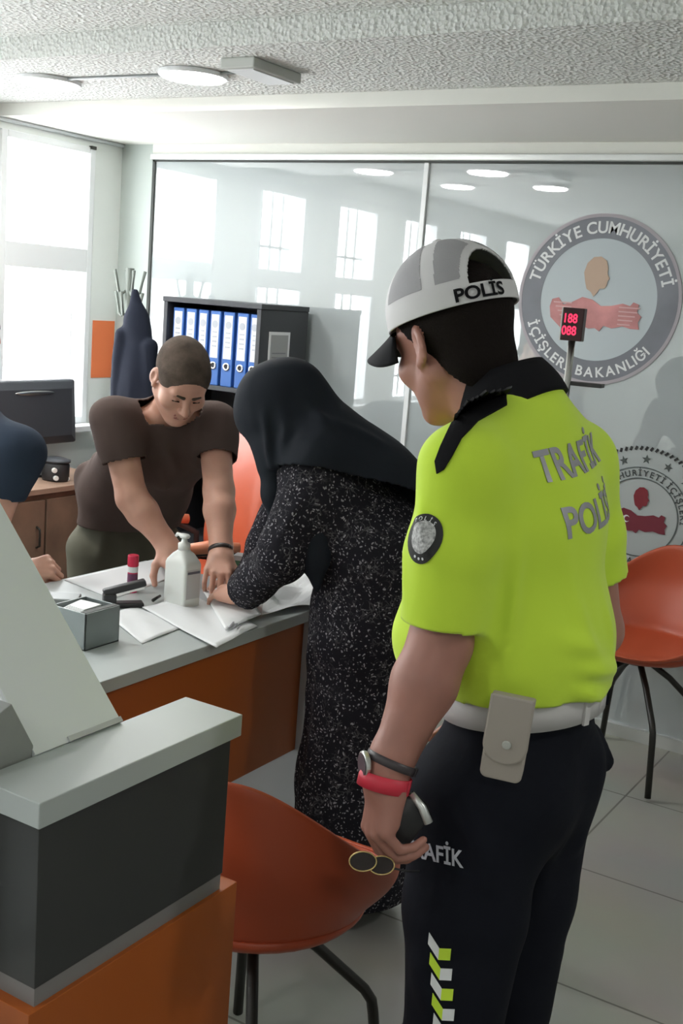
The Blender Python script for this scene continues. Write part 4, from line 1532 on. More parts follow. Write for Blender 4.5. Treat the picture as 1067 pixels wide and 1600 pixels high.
hand(b, LWR, LKN - LWR, -CR * 0.9 - CF * 0.35, 1.0, 0.98, curls=((38, 52, 22), (42, 52, 24), (48, 52, 26), (52, 50, 28)), spread=(3, 1, -1, -4), thumb_dir=(0.35, 0.8, -0.55), thumb_bend=(0.0, 0.7, -0.8))
hand(b, RWR, V((-0.6, 0, -0.8)), V((0, 1, 0)), -1.0, 0.98, curls=((30, 40, 20),) * 4)
blo, bhi = b.bounds()
skin_part(b, 'body', [M['skin_tan'], M['lip']], officer, boxes=[
    (blo, (bhi[0], bhi[1], 0.86), 0.008), ((blo[0], blo[1], 0.86), bhi, 0.0045),
    ((LWR[0] - 0.12, LWR[1] - 0.12, LWR[2] - 0.20), (LWR[0] + 0.14, LWR[1] + 0.14, LWR[2] + 0.006), 0.0026)], smooth_it=1)
# eyes
for q in (-1, 1):
    e = MB()
    ec = TH @ V((q * 0.031, 0.075, 0.004))
    bmesh.ops.create_uvsphere(e.bm, u_segments=20, v_segments=12, radius=0.0118, matrix=Matrix.Translation(ec))
    e.build('eye', mat('eye_white', (0.6, 0.58, 0.55), 0.25), officer, smooth=True)

# polo shirt
s = Sculpt()
for sh, el in ((LS, LE), (RS, RE)):
    d = (el - sh).normalized()
    L_ = (el - sh).length
    e2 = sh + d * (L_ * (0.90 if sh is LS else 0.68))
    s.cone(sh - V((0, 0, 0.012)), sh + d * L_ * 0.45, 0.058, 0.065, 0.025)
    s.cone(sh + d * L_ * 0.45, el + d * 0.03, 0.066, 0.061, 0.015)
    s.cutlocal(e2, d, 0.14 if sh is LS else 0.22)
s.cone(V((-0.612, 1.615, 1.02)), V((-0.632, 1.615, 1.12)), 0.124, 0.126, 0.05, flat=Yax, fa=1.25, fb=1.25)
s.cone(V((-0.632, 1.615, 1.12)), V((-0.668, 1.618, 1.32)), 0.128, 0.124, 0.05, flat=Yax, fa=1.25, fb=1.40)
s.cone(V((-0.664, 1.618, 1.32)), V((-0.672, 1.620, 1.425)), 0.122, 0.080, 0.05, flat=Yax, fa=1.40, fb=1.75)
s.cone(V((-0.70, 1.61, 1.30)), V((-0.74, 1.605, 1.10)), 0.09, 0.10, 0.06)
s.cone(V((-0.672, 1.62, 1.452)), LS + V((0.0, 0.012, -0.006)), 0.052, 0.055, 0.06)
s.cone(V((-0.672, 1.62, 1.452)), RS + V((0.0, -0.012, -0.006)), 0.052, 0.055, 0.06)
s.cone(NB - V((0, 0, 0.03)), NB + V((-0.016, 0, 0.035)), 0.068, 0.058, 0.035)
s.cut(V((-0.62, 1.61, 1.058)), V((0.12, 0.0, -1)))
s.cutlocal(NB + V((-0.012, 0, 0.028)), V((-0.35, 0, 1)), 0.11)
fl = [((-0.50, 1.50, 1.10), (-0.50, 1.66, 1.05), 0.014, 0.008), ((-0.50, 1.45, 1.14), (-0.49, 1.66, 1.10), 0.016, 0.009), ((-0.52, 1.44, 1.20), (-0.50, 1.60, 1.13), 0.018, 0.007),
      ((-0.52, 1.75, 1.38), (-0.50, 1.70, 1.10), 0.018, 0.006), ((-0.54, 1.50, 1.36), (-0.50, 1.56, 1.14), 0.020, 0.006), ((-0.50, 1.62, 1.34), (-0.49, 1.64, 1.12), 0.018, 0.005),
      ((-0.60, 1.46, 1.34), (-0.59, 1.47, 1.08), 0.016, 0.006), ((-0.62, 1.37, 1.40), (-0.60, 1.37, 1.25), 0.016, 0.004), ((-0.72, 1.38, 1.36), (-0.66, 1.35, 1.27), 0.014, 0.005),
      ((-0.80, 1.50, 1.20), (-0.70, 1.47, 1.07), 0.014, 0.006), ((-0.74, 1.40, 1.30), (-0.72, 1.36, 1.20), 0.012, 0.004)]
fl = [(a_, b_, w_ * 0.9, h_ * 1.9) for a_, b_, w_, h_ in fl]
shirt = skin_part(s, 'polo_shirt', [M['hivis']], officer, 0.005, wrinkle=folds(fl, 0.0016, 10), solid=0.003, smooth_it=2)
bt = bvh_of(shirt)

# lettering on the back
lt = MB()
for body, z0, yc in (('TRAFİK', 1.398, 1.604), ('POLİSİ', 1.320, 1.618)):
    text_to(lt, body, 0.060, Matrix.Translation((-0.50, yc, z0)) @ Matrix.Rotation(R(90), 4, 'Z') @ Matrix.Rotation(R(90), 4, 'X') @ Matrix.Rotation(R(5), 4, 'Z'), bold=0.025, fn=project_to(bt, (-1, 0, 0), 0.0012), dice=True)
lt.build('back_lettering', M['reflective'], shirt, normals=False, solid=0.0008)
# round badge on the sleeve
pc = P(681, 838, 1.58)
ux, uz = V((1, 0, 0)), V((0.05, 0, 1)).normalized()
fn = project_to(bt, (0.12, 1, 0), 0.0015)
mb = MB()
decal_poly(mb, circle_pts(pc, ux, uz, 0.0305, 40, 0.0345), fn)
bd = mb.build('sleeve_badge', mat('badge_black', (0.015, 0.015, 0.015), 0.7), shirt, normals=False, solid=0.0012)
fn = project_to(bt, (0.12, 1, 0), 0.0024)
mb = MB()
decal_poly(mb, circle_pts(pc + V((0.001, 0, 0.003)), ux, uz, 0.0205, 32, 0.0225), fn)
mb.build('badge_centre', mat('badge_grey', (0.42, 0.42, 0.42), 0.6, var=(220, 0.55)), bd, normals=False, solid=0.001)
mb = MB()
for q, dz in ((-0.008, -0.0255), (0.0, -0.0270), (0.008, -0.0255)):
    decal_poly(mb, circle_pts(pc + V((q, 0, dz)), ux, uz, 0.0022, 8), fn, 1)
m_ = Matrix.Identity(4)
for k, ch in enumerate('POLİS'):
    a = R(-34 + 17 * k)
    c_ = pc + V((math.sin(a) * 0.0245, 0, math.cos(a) * 0.0275))
    tx = V((math.cos(a), 0, -math.sin(a)))
    ty = V((math.sin(a), 0, math.cos(a)))
    mm = Matrix((tx, ty, tx.cross(ty))).transposed().to_4x4()
    mm.translation = c_ - ty * 0.0015
    text_to(mb, ch, 0.0075, mm, bold=0.01, fn=fn)
mb.build('badge_marks', M['white'], bd, normals=False)

# collar: a folded band open at the front
def collar(parent, c_lo, c_hi, r_lo, r_hi, fwd, m, drop=0.05, gap=26, name='collar'):
    fwd = V(fwd).normalized()
    up = (V(c_hi) - V(c_lo)).normalized()
    fwd = (fwd - up * fwd.dot(up)).normalized()
    sd = fwd.cross(up)
    mb = MB()

    def f(u, v):
        a = R(180 + (-180 + gap) + (360 - 2 * gap) * u)
        fr = 0.5 - 0.5 * math.cos(a)
        fr = 0.5 + 0.5 * math.cos(a)           # 1 at the front
        c_ = V(c_lo) * (1 - v) + V(c_hi) * v
        rx = r_lo[0] * (1 - v) + r_hi[0] * v
        ry = r_lo[1] * (1 - v) + r_hi[1] * v
        bul = 0.004 * math.sin(math.pi * v)
        return c_ + fwd * math.cos(a) * (ry + bul) + sd * math.sin(a) * (rx + bul) - up * drop * (1 - v) * fr ** 1.5
    mb.grid(f, 48, 6)
    return mb.build(name, m, parent, smooth=True, solid=0.006)


collar(shirt, NB + V((-0.020, 0, 0.008)), NB + V((-0.044, 0, 0.058)), (0.098, 0.086), (0.066, 0.066), (-1, 0, -0.3), M['collar'], drop=0.085, gap=10)

pc2 = P(700, 680, 1.5)
fn = project_to(bt, pc2 - CP, 0.0025, 0.15)
mb = MB()
decal_poly(mb, [P(x, y, 1.5) for x, y in ((800, 604), (760, 610), (730, 626), (712, 648), (700, 672), (688, 698), (679, 722), (682, 742), (693, 735), (707, 712), (722, 684), (750, 656), (800, 628))], fn)
mb.build('collar_point', M['collar'], shirt, normals=False, solid=0.003)

# cap in head coordinates
CAPC, CAPR = V((0, -0.012, 0.048)), V((0.092, 0.113, 0.106))
Tc = TH @ Matrix.Translation(CAPC) @ Matrix.Rotation(R(2), 4, 'X')


def cap_pt(az, el, off=0.0):
    """az 0 = front, 180 = back (degrees, towards the left ear positive); el 0 = rim, 90 = crown button"""
    a, e = R(az), R(el)
    sq = 1.0
    return Tc @ V((-math.sin(a) * math.cos(e) * (CAPR.x + off), math.cos(a) * math.cos(e) * (CAPR.y + off), math.sin(e) ** 0.95 * (CAPR.z + off) if e > 0 else math.sin(e) * (CAPR.z + off)))


def cap_patch(inside, na=360, ne=90, e0=-6.0, off=0.0):
    mb = MB()
    pts = {}

    def vert(i, j):
        k = (i % na, j)
        if k not in pts:
            pts[k] = mb.bm.verts.new(cap_pt(i * 360 / na, e0 + (90 - e0) * j / ne, off))
        return pts[k]
    for i in range(na):
        for j in range(ne):
            if inside((i + 0.5) * 360 / na, e0 + (90 - e0) * (j + 0.5) / ne):
                vs = [vert(i, j), vert(i + 1, j), vert(i + 1, j + 1), vert(i, j + 1)]
                if j == ne - 1:
                    vs = vs[:3]
                try:
                    mb.bm.faces.new(vs)
                except ValueError:
                    pass
    return mb


def opening(az, el):
    a = abs((az - 180 + 180) % 360 - 180)
    return el > 8 and (a / 30.0) ** 2 + ((el - 8) / 33.0) ** 2 < 1


capo = cap_patch(lambda a, e: not opening(a, e)).build('cap', M['cap_white'], officer, smooth=True, solid=0.003, normals=False)


def meshpanel(lo, hi):
    def f(az, el):
        if az < lo or az > hi or el < 13 or el > 72 or opening(az, el):
            return False
        a = abs(az - 180)
        if (a / 37.0) ** 2 + (max(0, el - 8) / 41.0) ** 2 < 1:
            return False
        return min(az - lo, hi - az) * math.cos(R(el)) > 6.0
    return f


for lo, hi in ((58, 116), (116, 180), (180, 244), (244, 302)):
    cap_patch(meshpanel(lo, hi), off=0.0020).build('mesh_panel', M['cap_mesh'], capo, smooth=True, normals=False)
bm_ = MB()


def brim_pt(u, v):
    a = (u - 0.5) * 2
    w_ = 0.078 * math.sin(a * math.pi / 2 * 0.98)
    y0 = CAPR.y * math.sqrt(max(0, 1 - (w_ / CAPR.x) ** 2)) - 0.004
    ext = 0.086 * math.cos(a * math.pi / 2) ** 0.65
    x = w_ * (1 + 0.05 * v)
    return Tc @ V((x, y0 + ext * v, -0.004 - 0.020 * v - 4.2 * w_ * w_ * (0.7 + 0.8 * v)))


bm_.grid(brim_pt, 32, 10)
bm_.build('brim', M['collar'], capo, smooth=True, solid=0.005)
MB().cyl(cap_pt(0, 90, 0.0), 0.007, 0.005, 16, (TH.to_3x3() @ V((0, 0, 1))).normalized()).build('button', M['cap_white'], capo, smooth=True)
pl = MB()
tw = text_mesh('POLİS', 1.0)
xs = [v.co.x for v in tw.vertices]
wd = max(xs) - min(xs)
bpy.data.meshes.remove(tw)
arc = 44.0


def cap_wrap(p):
    return cap_pt(158 + p.x / wd * arc, -3.5 + p.y * 13.0, 0.0042)


text_to(pl, 'POLİS', 1.0, Matrix.Identity(4), bold=0.03, fn=cap_wrap)
pl.build('cap_lettering', M['collar'], capo, normals=False)
cap_hair(TH, M['hair'], officer, cut=((0, 0.030, 0.030), (0, 0.78, -0.62)), grow=1.045)

# trousers
tr = Sculpt()
tr.cone(V((-0.620, 1.602, 0.90)), V((-0.618, 1.610, 1.03)), 0.112, 0.108, 0.05, flat=Yax, fa=1.30, fb=1.25)
tr.ell(V((-0.590, 1.545, 0.90)), V((0.082, 0.080, 0.095)), None, 0.05)
tr.ell(V((-0.588, 1.672, 0.90)), V((0.082, 0.080, 0.095)), None, 0.05)
for hp, kn, an in ((LH, LK, LA), (RH, RK, RA)):
    md_ = hp + (kn - hp) * 0.45
    tr.cone(hp, md_, 0.098, 0.084, 0.035, flat=V((1, 0, 0)), fa=1.15, fb=1.1)
    tr.cone(md_, kn, 0.084, 0.070, 0.02, flat=V((1, 0, 0)), fa=1.1, fb=1.0)
    tr.cone(kn, an + V((0, 0, -0.03)), 0.070, 0.068, 0.02)
    tr.cutlocal(an + V((0, 0, -0.04)), V((0, 0, -1)), 0.12)
tr.cone(P(925, 1150, 1.86), P(948, 1188, 1.86), 0.022, 0.016, 0.02, flat=V((1, 0, 0)), fa=0.6)
tr.cut(V((-0.61, 1.61, 1.075)), V((0, 0, 1)))
tf = [((-0.62, 1.42, 0.93), (-0.55, 1.44, 0.78), 0.018, 0.007), ((-0.52, 1.58, 0.86), (-0.56, 1.60, 0.70), 0.02, 0.008), ((-0.66, 1.41, 0.84), (-0.55, 1.43, 0.80), 0.012, 0.005),
      ((-0.50, 1.66, 0.82), (-0.60, 1.60, 0.76), 0.018, 0.007), ((-0.66, 1.38, 0.70), (-0.60, 1.38, 0.60), 0.02, 0.006), ((-0.52, 1.72, 0.66), (-0.56, 1.68, 0.52), 0.02, 0.007)]
tf = [(a_, b_, w_, h_ * 1.7) for a_, b_, w_, h_ in tf]
trous = skin_part(tr, 'trousers', [M['navy_trousers']], officer, 0.0065, wrinkle=folds(tf, 0.002, 9, 3), solid=0.003, smooth_it=2)
tt = bvh_of(trous)
pc = P(676, 1345, 1.50)
fn = project_to(tt, pc - CP, 0.0015, 0.1)
lt = MB()
text_to(lt, 'TRAFİK', 0.036, Matrix.Translation(pc) @ Matrix.Rotation(R(-7), 4, 'Y') @ Matrix.Rotation(R(90), 4, 'X') @ Matrix.Diagonal((0.78, 1, 1, 1)), bold=0.02, fn=fn, dice=True)
lt.build('thigh_lettering', M['trouser_print'], trous, normals=False, solid=0.0006)
for k in range(6):
    for half in (0, 1):
        c0 = P(688 + 2.0 * k, 1488 + 34 * k, 1.50)
        w_ = 0.0185
        hgt = 0.018
        x0 = -w_ if half == 0 else 0.0
        pts = [c0 + V((x0, 0, 0.012 if half == 0 else -0.006)), c0 + V((x0 + w_, 0, -0.006 if half == 0 else 0.000)), c0 + V((x0 + w_, 0, -0.006 - hgt if half == 0 else -hgt)), c0 + V((x0, 0, 0.012 - hgt if half == 0 else -0.006 - hgt))]
        mb = MB()
        decal_poly(mb, pts, fn)
        mb.build('reflective_chevron', M['hivis'] if (k + half) % 2 else M['white'], trous, normals=False, solid=0.0008)

# belt with pouch
def belt_ring(c_, rx, ry, z0, z1, tilt, m, name, parent, a0=0, a1=360, off=0.0, th=0.005, tree=None):
    mb = MB()

    def f(u, v):
        a = R(a0 + (a1 - a0) * u)
        z = z0 + (z1 - z0) * v
        return V((c_.x + math.cos(a) * (rx + off) + (c_.z - z) * -0.0, c_.y + math.sin(a) * (ry + off), z + tilt * math.cos(a)))
    mb.grid(f, 72, 2)
    return mb.build(name, m, parent, smooth=True, solid=th)


bc = V((-0.618, 1.612, 1.0))
belt = belt_ring(bc, 0.121, 0.148, 1.020, 1.070, 0.016, M['white_belt'], 'belt', officer)
for a in (-18, 28, 200):
    d = V((math.cos(R(a)), math.sin(R(a)), 0))
    c_ = V((bc.x + d.x * 0.126, bc.y + d.y * 0.153, 1.045 + 0.016 * d.x))
    Tb_ = Matrix.Translation(c_) @ Matrix.Rotation(R(a), 4, 'Z')
    MB().box(-0.003, 0.002, -0.006, 0.006, -0.028, 0.028, Tb_).build('belt_loop', M['white_belt'] if a < 0 else M['navy_trousers'], belt, bevel=0.001)
# pouch
pcn = P(797, 1128, 1.575)
pn_ = (V((bc.x, bc.y, pcn.z)) - pcn).normalized()
Tp = frame(pcn, V((0, 0, 1)).cross(-pn_), V((0.0, 0.0, 1)))
Tp = Tp @ Matrix.Rotation(R(-3), 4, 'Z')


def plate(w0, w1, z0, z1, d0, d1, rb, n=10):
    """rounded-bottom plate in pouch coordinates (x across, y up, z out)"""
    pts = [(-w1, z1), (w1, z1)]
    pts += [(w0 - rb + rb * math.cos(R(-90 * k / n)), z0 + rb + rb * math.sin(R(-90 * k / n))) for k in range(n + 1)]
    pts += [(-w0 + rb - rb * math.sin(R(90 * k / n)), z0 + rb - rb * math.cos(R(90 * k / n))) for k in range(n + 1)]
    return [V((x, y, 0)) for x, y in pts]


def pplate(w0, w1, z0, z1, d0, d1, rb):
    pts = plate(w0, w1, z0, z1, d0, d1, rb)
    return MB().prism([Tp @ (p + V((0, 0, d0))) for p in pts], Tp.to_3x3() @ V((0, 0, d1 - d0)))


pou = pplate(0.029, 0.030, -0.078, 0.040, -0.006, 0.024, 0.010).build('belt_pouch', M['pouch'], officer, bevel=0.003)
pplate(0.031, 0.030, -0.052, 0.046, 0.024, 0.030, 0.028).build('pouch_flap', M['pouch'], pou, bevel=0.003)
MB().cyl(Tp @ V((0.002, -0.022, 0.030)), 0.0065, 0.003, 16, (Tp.to_3x3() @ V((0, 0, 1)))).build('snap_button', M['silver'], pou, bevel=0.001)
# small radio on the far hip
rc = P(943, 1002, 1.97)
rd = MB().box(-0.02, 0.02, -0.012, 0.012, -0.03, 0.03, Matrix.Translation(rc)).build('hip_radio', M['black_plastic'], officer, bevel=0.004)

# watch and wristband
wd_ = (LWR - LE).normalized()
wa = LWR - wd_ * 0.005
def band(c_, d_, r_, w_, m, name, parent, th=0.003, n=32, fl=1.0):
    x = d_.cross(V((0, 1, 0))).normalized()
    y = d_.cross(x)
    mb = MB()
    mb.grid(lambda u, v: c_ + d_ * (v - 0.5) * w_ + (x * math.cos(2 * math.pi * u) + y * math.sin(2 * math.pi * u) * fl) * r_, n, 2)
    return mb.build(name, m, parent, smooth=True, solid=th)


band(LWR + wd_ * 0.008, (wd_ + (LKN - LWR).normalized() * 1.2 - CU * 0.4).normalized(), 0.0365, 0.022, M['red_band'], 'wristband', officer)
wt = band(LWR - wd_ * 0.020, wd_, 0.0365, 0.012, mat('watch_strap', (0.05, 0.04, 0.045), 0.4), 'wristwatch', officer)
wn_ = (-CR * 0.93 - CF * 0.3).normalized()
wc = LWR - wd_ * 0.020 + wn_ * 0.037
MB().cyl(wc, 0.019, 0.008, 28, wn_).build('watch_case', M['silver'], wt, bevel=0.002)
MB().cyl(wc + wn_ * 0.008, 0.016, 0.0008, 28, wn_).build('watch_dial', mat('watch_dial', (0.12, 0.10, 0.12), 0.2), wt)

# shoes
for an, q in ((LA, 1), (RA, 2)):
    sh = Sculpt()
    sh.cone(V((an.x + 0.02, an.y, 0.045)), V((an.x - 0.16, an.y - 0.005, 0.035)), 0.040, 0.036, 0.02, flat=Yax, fa=1.05, fb=1.15)
    sh.cone(V((an.x + 0.01, an.y, 0.045)), V((an.x, an.y, 0.10)), 0.042, 0.045, 0.02)
    sh.cut(V((0, 0, 0.0)), V((0, 0, -1)))
    skin_part(sh, 'shoe', [M['black_plastic']], officer, 0.006, smooth_it=1)

# things in the officer's hand
hx = P(634, 1279, 1.605)
t = empty('handheld_device', hx, 'small dark device with a pale strip held in the left hand of the officer', 'device')
Th = Matrix.Translation(hx) @ frame((0, 0, 0), CR * 0.75 + CU * -0.55, CU * 0.75 + CR * 0.5).to_3x3().to_4x4()
mb = MB()
for r_, z_ in ((0.80, -0.012), (0.97, -0.008), (1.0, 0.0), (0.97, 0.008), (0.80, 0.012)):
    pass
mb.loft([[Th @ V((px * r_, pz * r_, z_)) for px, pz in rrect(0.050, 0.072, 0.018)] for r_, z_ in ((0.82, -0.013), (0.97, -0.009), (1.0, 0.0), (0.97, 0.009), (0.82, 0.013))])
mb.build('casing', M['black_plastic'], t, smooth=True)
MB().tube([hx + (CR * 8 + CU * 42) / 1100 - CF * 0.012, hx + (CR * 24 + CU * 22) / 1100 - CF * 0.016, hx + (CR * 34 - CU * 2) / 1100 - CF * 0.016], [0.0045, 0.006, 0.0065], 10).build('pale_strip', M['alu'], t, smooth=True)
t = empty('sunglasses', P(575, 1346, 1.585), 'folded dark sunglasses with thin gold rims hooked on the little finger of the officer', 'sunglasses')
for cx_, cy_, rx_ in ((567, 1346, 0.019), (596, 1352, 0.018)):
    c_ = P(cx_, cy_, 1.585)
    rp = [c_ + CR * rx_ * math.cos(a) + CU * rx_ * 0.62 * math.sin(a) + CF * 0.006 * math.sin(a) for a in [2 * math.pi * k / 24 for k in range(25)]]
    ln = MB().tube(rp, 0.0011, 8, cap=False).build('rim', mat('gold_wire', (0.6, 0.45, 0.2), 0.3, metal=1.0), t, smooth=True)
    MB().prism(rp[:-1], CF * 0.0012).build('lens', mat('dark_lens', (0.02, 0.012, 0.012), 0.1, spec=0.6), t)
MB().tube([P(610, 1356, 1.585), P(635, 1361, 1.60), P(655, 1361, 1.62)], 0.0016, 8).build('temple', M['black_plastic'], t, smooth=True)


# ---- man in brown T-shirt leaning on the desk
mRS, mLS = P(180, 655, 3.38), P(334, 662, 3.54)
mRE, mRW, mRK = P(206, 778, 3.38), P(262, 852, 3.38), P(285, 893, 3.32)
mLE, mLW, mLK = P(342, 768, 3.44), P(345, 866, 3.33), P(338, 905, 3.25)
mN, mCH, mPE = P(262, 652, 3.48), P(248, 700, 3.58), P(198, 815, 3.90)
mHC = P(283, 594, 3.32)
LEFT, RIGHT, UP = -CR.copy(), CR.copy(), V((0, 0, 1))
RIGHT.z = 0
RIGHT.normalize()
TOC = -CF.copy()
TOC.z = 0
TOC.normalize()
shax = (mLS - mRS).normalized()
man = person('person', (mPE.x, mPE.y, 0), 'person in plain brown T-shirt and olive trousers bending over the desk with a dark bracelet')
b = Sculpt()
b.cone(mPE, mCH, 0.075, 0.085, 0.06, flat=shax, fa=1.35, fb=1.4)
b.cone(mCH, mN, 0.09, 0.06, 0.05, flat=shax, fa=1.4, fb=1.2)
b.cone(mN, mHC + V((0, 0, -0.03)) - TOC * 0.03, 0.060, 0.055, 0.03)
for sh, el, wr in ((mRS, mRE, mRW), (mLS, mLE, mLW)):
    b.cone(mN - V((0, 0, 0.04)), sh, 0.048, 0.048, 0.04)
    b.cone(sh, el, 0.052, 0.045, 0.03)
    m1 = el + (wr - el) * 0.3
    b.cone(el, m1, 0.045, 0.046, 0.02)
    b.cone(m1, wr, 0.046, 0.030, 0.02)
mlegs = []
for px_l, ww in ((150, 3.88), (246, 3.96)):
    hp = P(px_l, 860, ww)
    kn = V((hp.x - 0.01, hp.y, 0.48))
    an = V((hp.x - 0.03, hp.y + 0.01, 0.09))
    mlegs.append((hp, kn, an))
    b.cone(hp, kn, 0.075, 0.055, 0.03)
    b.cone(kn, an, 0.055, 0.036, 0.03)
    b.cone(an + V((0, 0, -0.05)), an + (TOC * 0.12 + RIGHT * 0.06) + V((0, 0, -0.055)), 0.032, 0.03, 0.02)
TM = head(b, mHC, TOC * 0.66 + RIGHT * 0.30 - UP * 0.62, UP + RIGHT * 0.05, 1.0)
hand(b, mRW, mRK - mRW, UP * 0.8 + TOC * 0.5, 1.0, 1.0, curls=((12, 25, 15),) * 4, thumb_dir=(0.8, 0.55, -0.2), mt=0)
hand(b, mLW, mLK - mLW, UP * 0.35 + TOC * 0.85, -1.0, 1.0, curls=((42, 45, 25), (40, 50, 25), (38, 48, 25), (36, 45, 25)), thumb_dir=(0.7, 0.65, -0.35), thumb_bend=(0.0, 0.8, -0.6))
blo, bhi = b.bounds()
skin_part(b, 'body', [M['skin'], M['lip']], man, boxes=[
    (blo, (bhi[0], bhi[1], 0.76), 0.010), ((blo[0], blo[1], 0.76), bhi, 0.0045),
    (np.array(mHC) - 0.155, np.array(mHC) + 0.155, 0.003),
    (np.array(mLW) + np.array((-0.10, -0.20, -0.17)), np.array(mLW) + np.array((0.20, 0.10, 0.01)), 0.0028),
    (np.array(mRW) + np.array((-0.10, -0.14, -0.15)), np.array(mRW) + np.array((0.18, 0.10, 0.0)), 0.0028)], smooth_it=1)
for q in (-1, 1):
    br = Sculpt()
    br.cone(TM @ V((q * 0.014, 0.092, 0.019)), TM @ V((q * 0.046, 0.078, 0.021)), 0.0050, 0.0032, 0.002)
    br.cone(TM @ V((q * 0.016, 0.0925, 0.0185)), TM @ V((q * 0.034, 0.088, 0.024)), 0.0048, 0.0040, 0.002)
    skin_part(br, 'eyebrow', [M['hair_brown']], man, 0.0018, smooth_it=1)
    br = Sculpt()
    br.cone(TM @ V((q * 0.022, 0.0860, -0.003)), TM @ V((q * 0.040, 0.0825, -0.003)), 0.0021, None, 0.002)
    skin_part(br, 'eyelashes', [M['hair']], man, 0.0012, smooth_it=0)
cap_hair(TM, M['hair_brown'], man, cut=((0, 0.05, 0.0), (0, 0.45, -0.89)), grow=1.028, h=0.003, brow=True)
# T-shirt
s = Sculpt()
for sh, el in ((mRS, mRE), (mLS, mLE)):
    d = (el - sh).normalized()
    L_ = (el - sh).length
    s.cone(sh - V((0, 0, 0.006)), sh + d * L_ * 0.3, 0.066, 0.070, 0.03)
    s.cone(sh + d * L_ * 0.3, sh + d * L_ * 0.8, 0.070, 0.062, 0.02)
    s.cutlocal(sh + d * (L_ * 0.54), d, 0.13)
s.cone(P(200, 830, 3.90), P(212, 765, 3.80), 0.128, 0.130, 0.05, flat=shax, fa=1.38)
s.cone(P(210, 765, 3.80), mCH, 0.130, 0.122, 0.06, flat=shax, fa=1.38, fb=1.42)
s.cone(mCH, P(260, 665, 3.49), 0.122, 0.080, 0.05, flat=shax, fa=1.42, fb=1.75)
s.cone(P(262, 660, 3.48), mRS, 0.052, 0.060, 0.06)
s.cone(P(262, 660, 3.48), mLS, 0.052, 0.060, 0.06)
s.cone(mN - V((0, 0, 0.02)), mN + (mHC - mN) * 0.45, 0.065, 0.0605, 0.03)
nd = (mHC - mN).normalized()
s.cutlocal(mN + nd * 0.062, nd, 0.10)
s.cut(P(196, 818, 3.88), V((0, 0, -1)))


def PL(*a):
    return tuple(P(*a))


fl = [(PL(235, 690, 3.45), PL(262, 780, 3.55), 0.020, 0.014), (PL(250, 680, 3.42), PL(290, 760, 3.5), 0.018, 0.010), (PL(130, 690, 3.7), PL(125, 790, 3.8), 0.022, 0.014),
      (PL(150, 700, 3.65), PL(160, 795, 3.78), 0.02, 0.012), (PL(170, 730, 3.65), PL(220, 790, 3.75), 0.018, 0.010), (PL(215, 640, 3.4), PL(200, 700, 3.35), 0.016, 0.006),
      (PL(305, 640, 3.45), PL(310, 700, 3.45), 0.016, 0.006), (PL(225, 730, 3.5), PL(250, 795, 3.7), 0.015, 0.009)]
skin_part(s, 't_shirt', [M['tee']], man, 0.006, wrinkle=folds([(a_, b_, w_, h_ * 1.5) for a_, b_, w_, h_ in fl], 0.003, 9, 1), solid=0.003)
tr = Sculpt()
tr.cone(P(197, 845, 3.92), P(197, 790, 3.90), 0.118, 0.118, 0.05, flat=shax, fa=1.35)
for hp, kn, an in mlegs:
    tr.cone(hp, kn, 0.100, 0.075, 0.03)
    tr.cone(kn, an + V((0, 0, -0.03)), 0.075, 0.066, 0.02)
tr.cut(V((0, 0, 0.035)), V((0, 0, -1)))
tr.cut(P(197, 785, 3.90), V((0, 0, 1)))
skin_part(tr, 'trousers', [M['olive']], man, 0.008, wrinkle=folds([(PL(170, 800, 3.78), PL(150, 890, 3.78), 0.02, 0.010), (PL(235, 820, 3.82), PL(250, 890, 3.85), 0.018, 0.008)], 0.003, 8, 2), solid=0.003)
for hp, kn, an in mlegs:
    fd = (TOC * 0.12 + RIGHT * 0.06)
    sh = Sculpt()
    sh.cone(V((an.x, an.y, 0.045)), V((an.x, an.y, 0.035)) + fd * 1.1, 0.042, 0.038, 0.02)
    sh.cut(V((0, 0, 0)), V((0, 0, -1)))
    skin_part(sh, 'shoe', [M['black_plastic']], man, 0.008, smooth_it=1)
band(mLW + (mLE - mLW).normalized() * 0.012, (mLW - mLE).normalized(), 0.0345, 0.012, mat('bracelet', (0.03, 0.022, 0.02), 0.35), 'bracelet', man, th=0.005)

# ---- woman in black leaning over the desk
wPE, wCH, wN, wHC = P(588, 905, 3.00), P(520, 775, 2.99), P(468, 706, 2.98), P(437, 646, 2.96)
wLS, wLE, wLW, wLK = P(496, 742, 2.86), P(440, 868, 2.87), P(374, 928, 3.12), P(334, 922, 3.20)
wRS, wRE, wRW = P(470, 725, 3.14), P(420, 850, 3.22), P(385, 905, 3.30)
fwd_w = (V((-0.856, -0.517, 0)) * 0.95 + V((-0.517, 0.856, 0)) * 0.3).normalized()
side_w = fwd_w.cross(UP)
woman = person('person', (-1.39, 2.48, 0), 'person in black headscarf and long black speckled dress leaning over the desk, pressing a finger')
b = Sculpt()
b.cone(wPE, wCH, 0.10, 0.09, 0.05, flat=side_w, fa=1.3)
b.cone(wCH, wN, 0.09, 0.055, 0.05, flat=side_w, fa=1.3)
b.cone(wN, wHC, 0.05, 0.05, 0.03)
for sh, el, wr in ((wLS, wLE, wLW), (wRS, wRE, wRW)):
    b.cone(wN, sh, 0.045, 0.042, 0.04)
    b.cone(sh, el, 0.042, 0.036, 0.02)
    b.cone(el, wr, 0.036, 0.024, 0.02)
wl = []
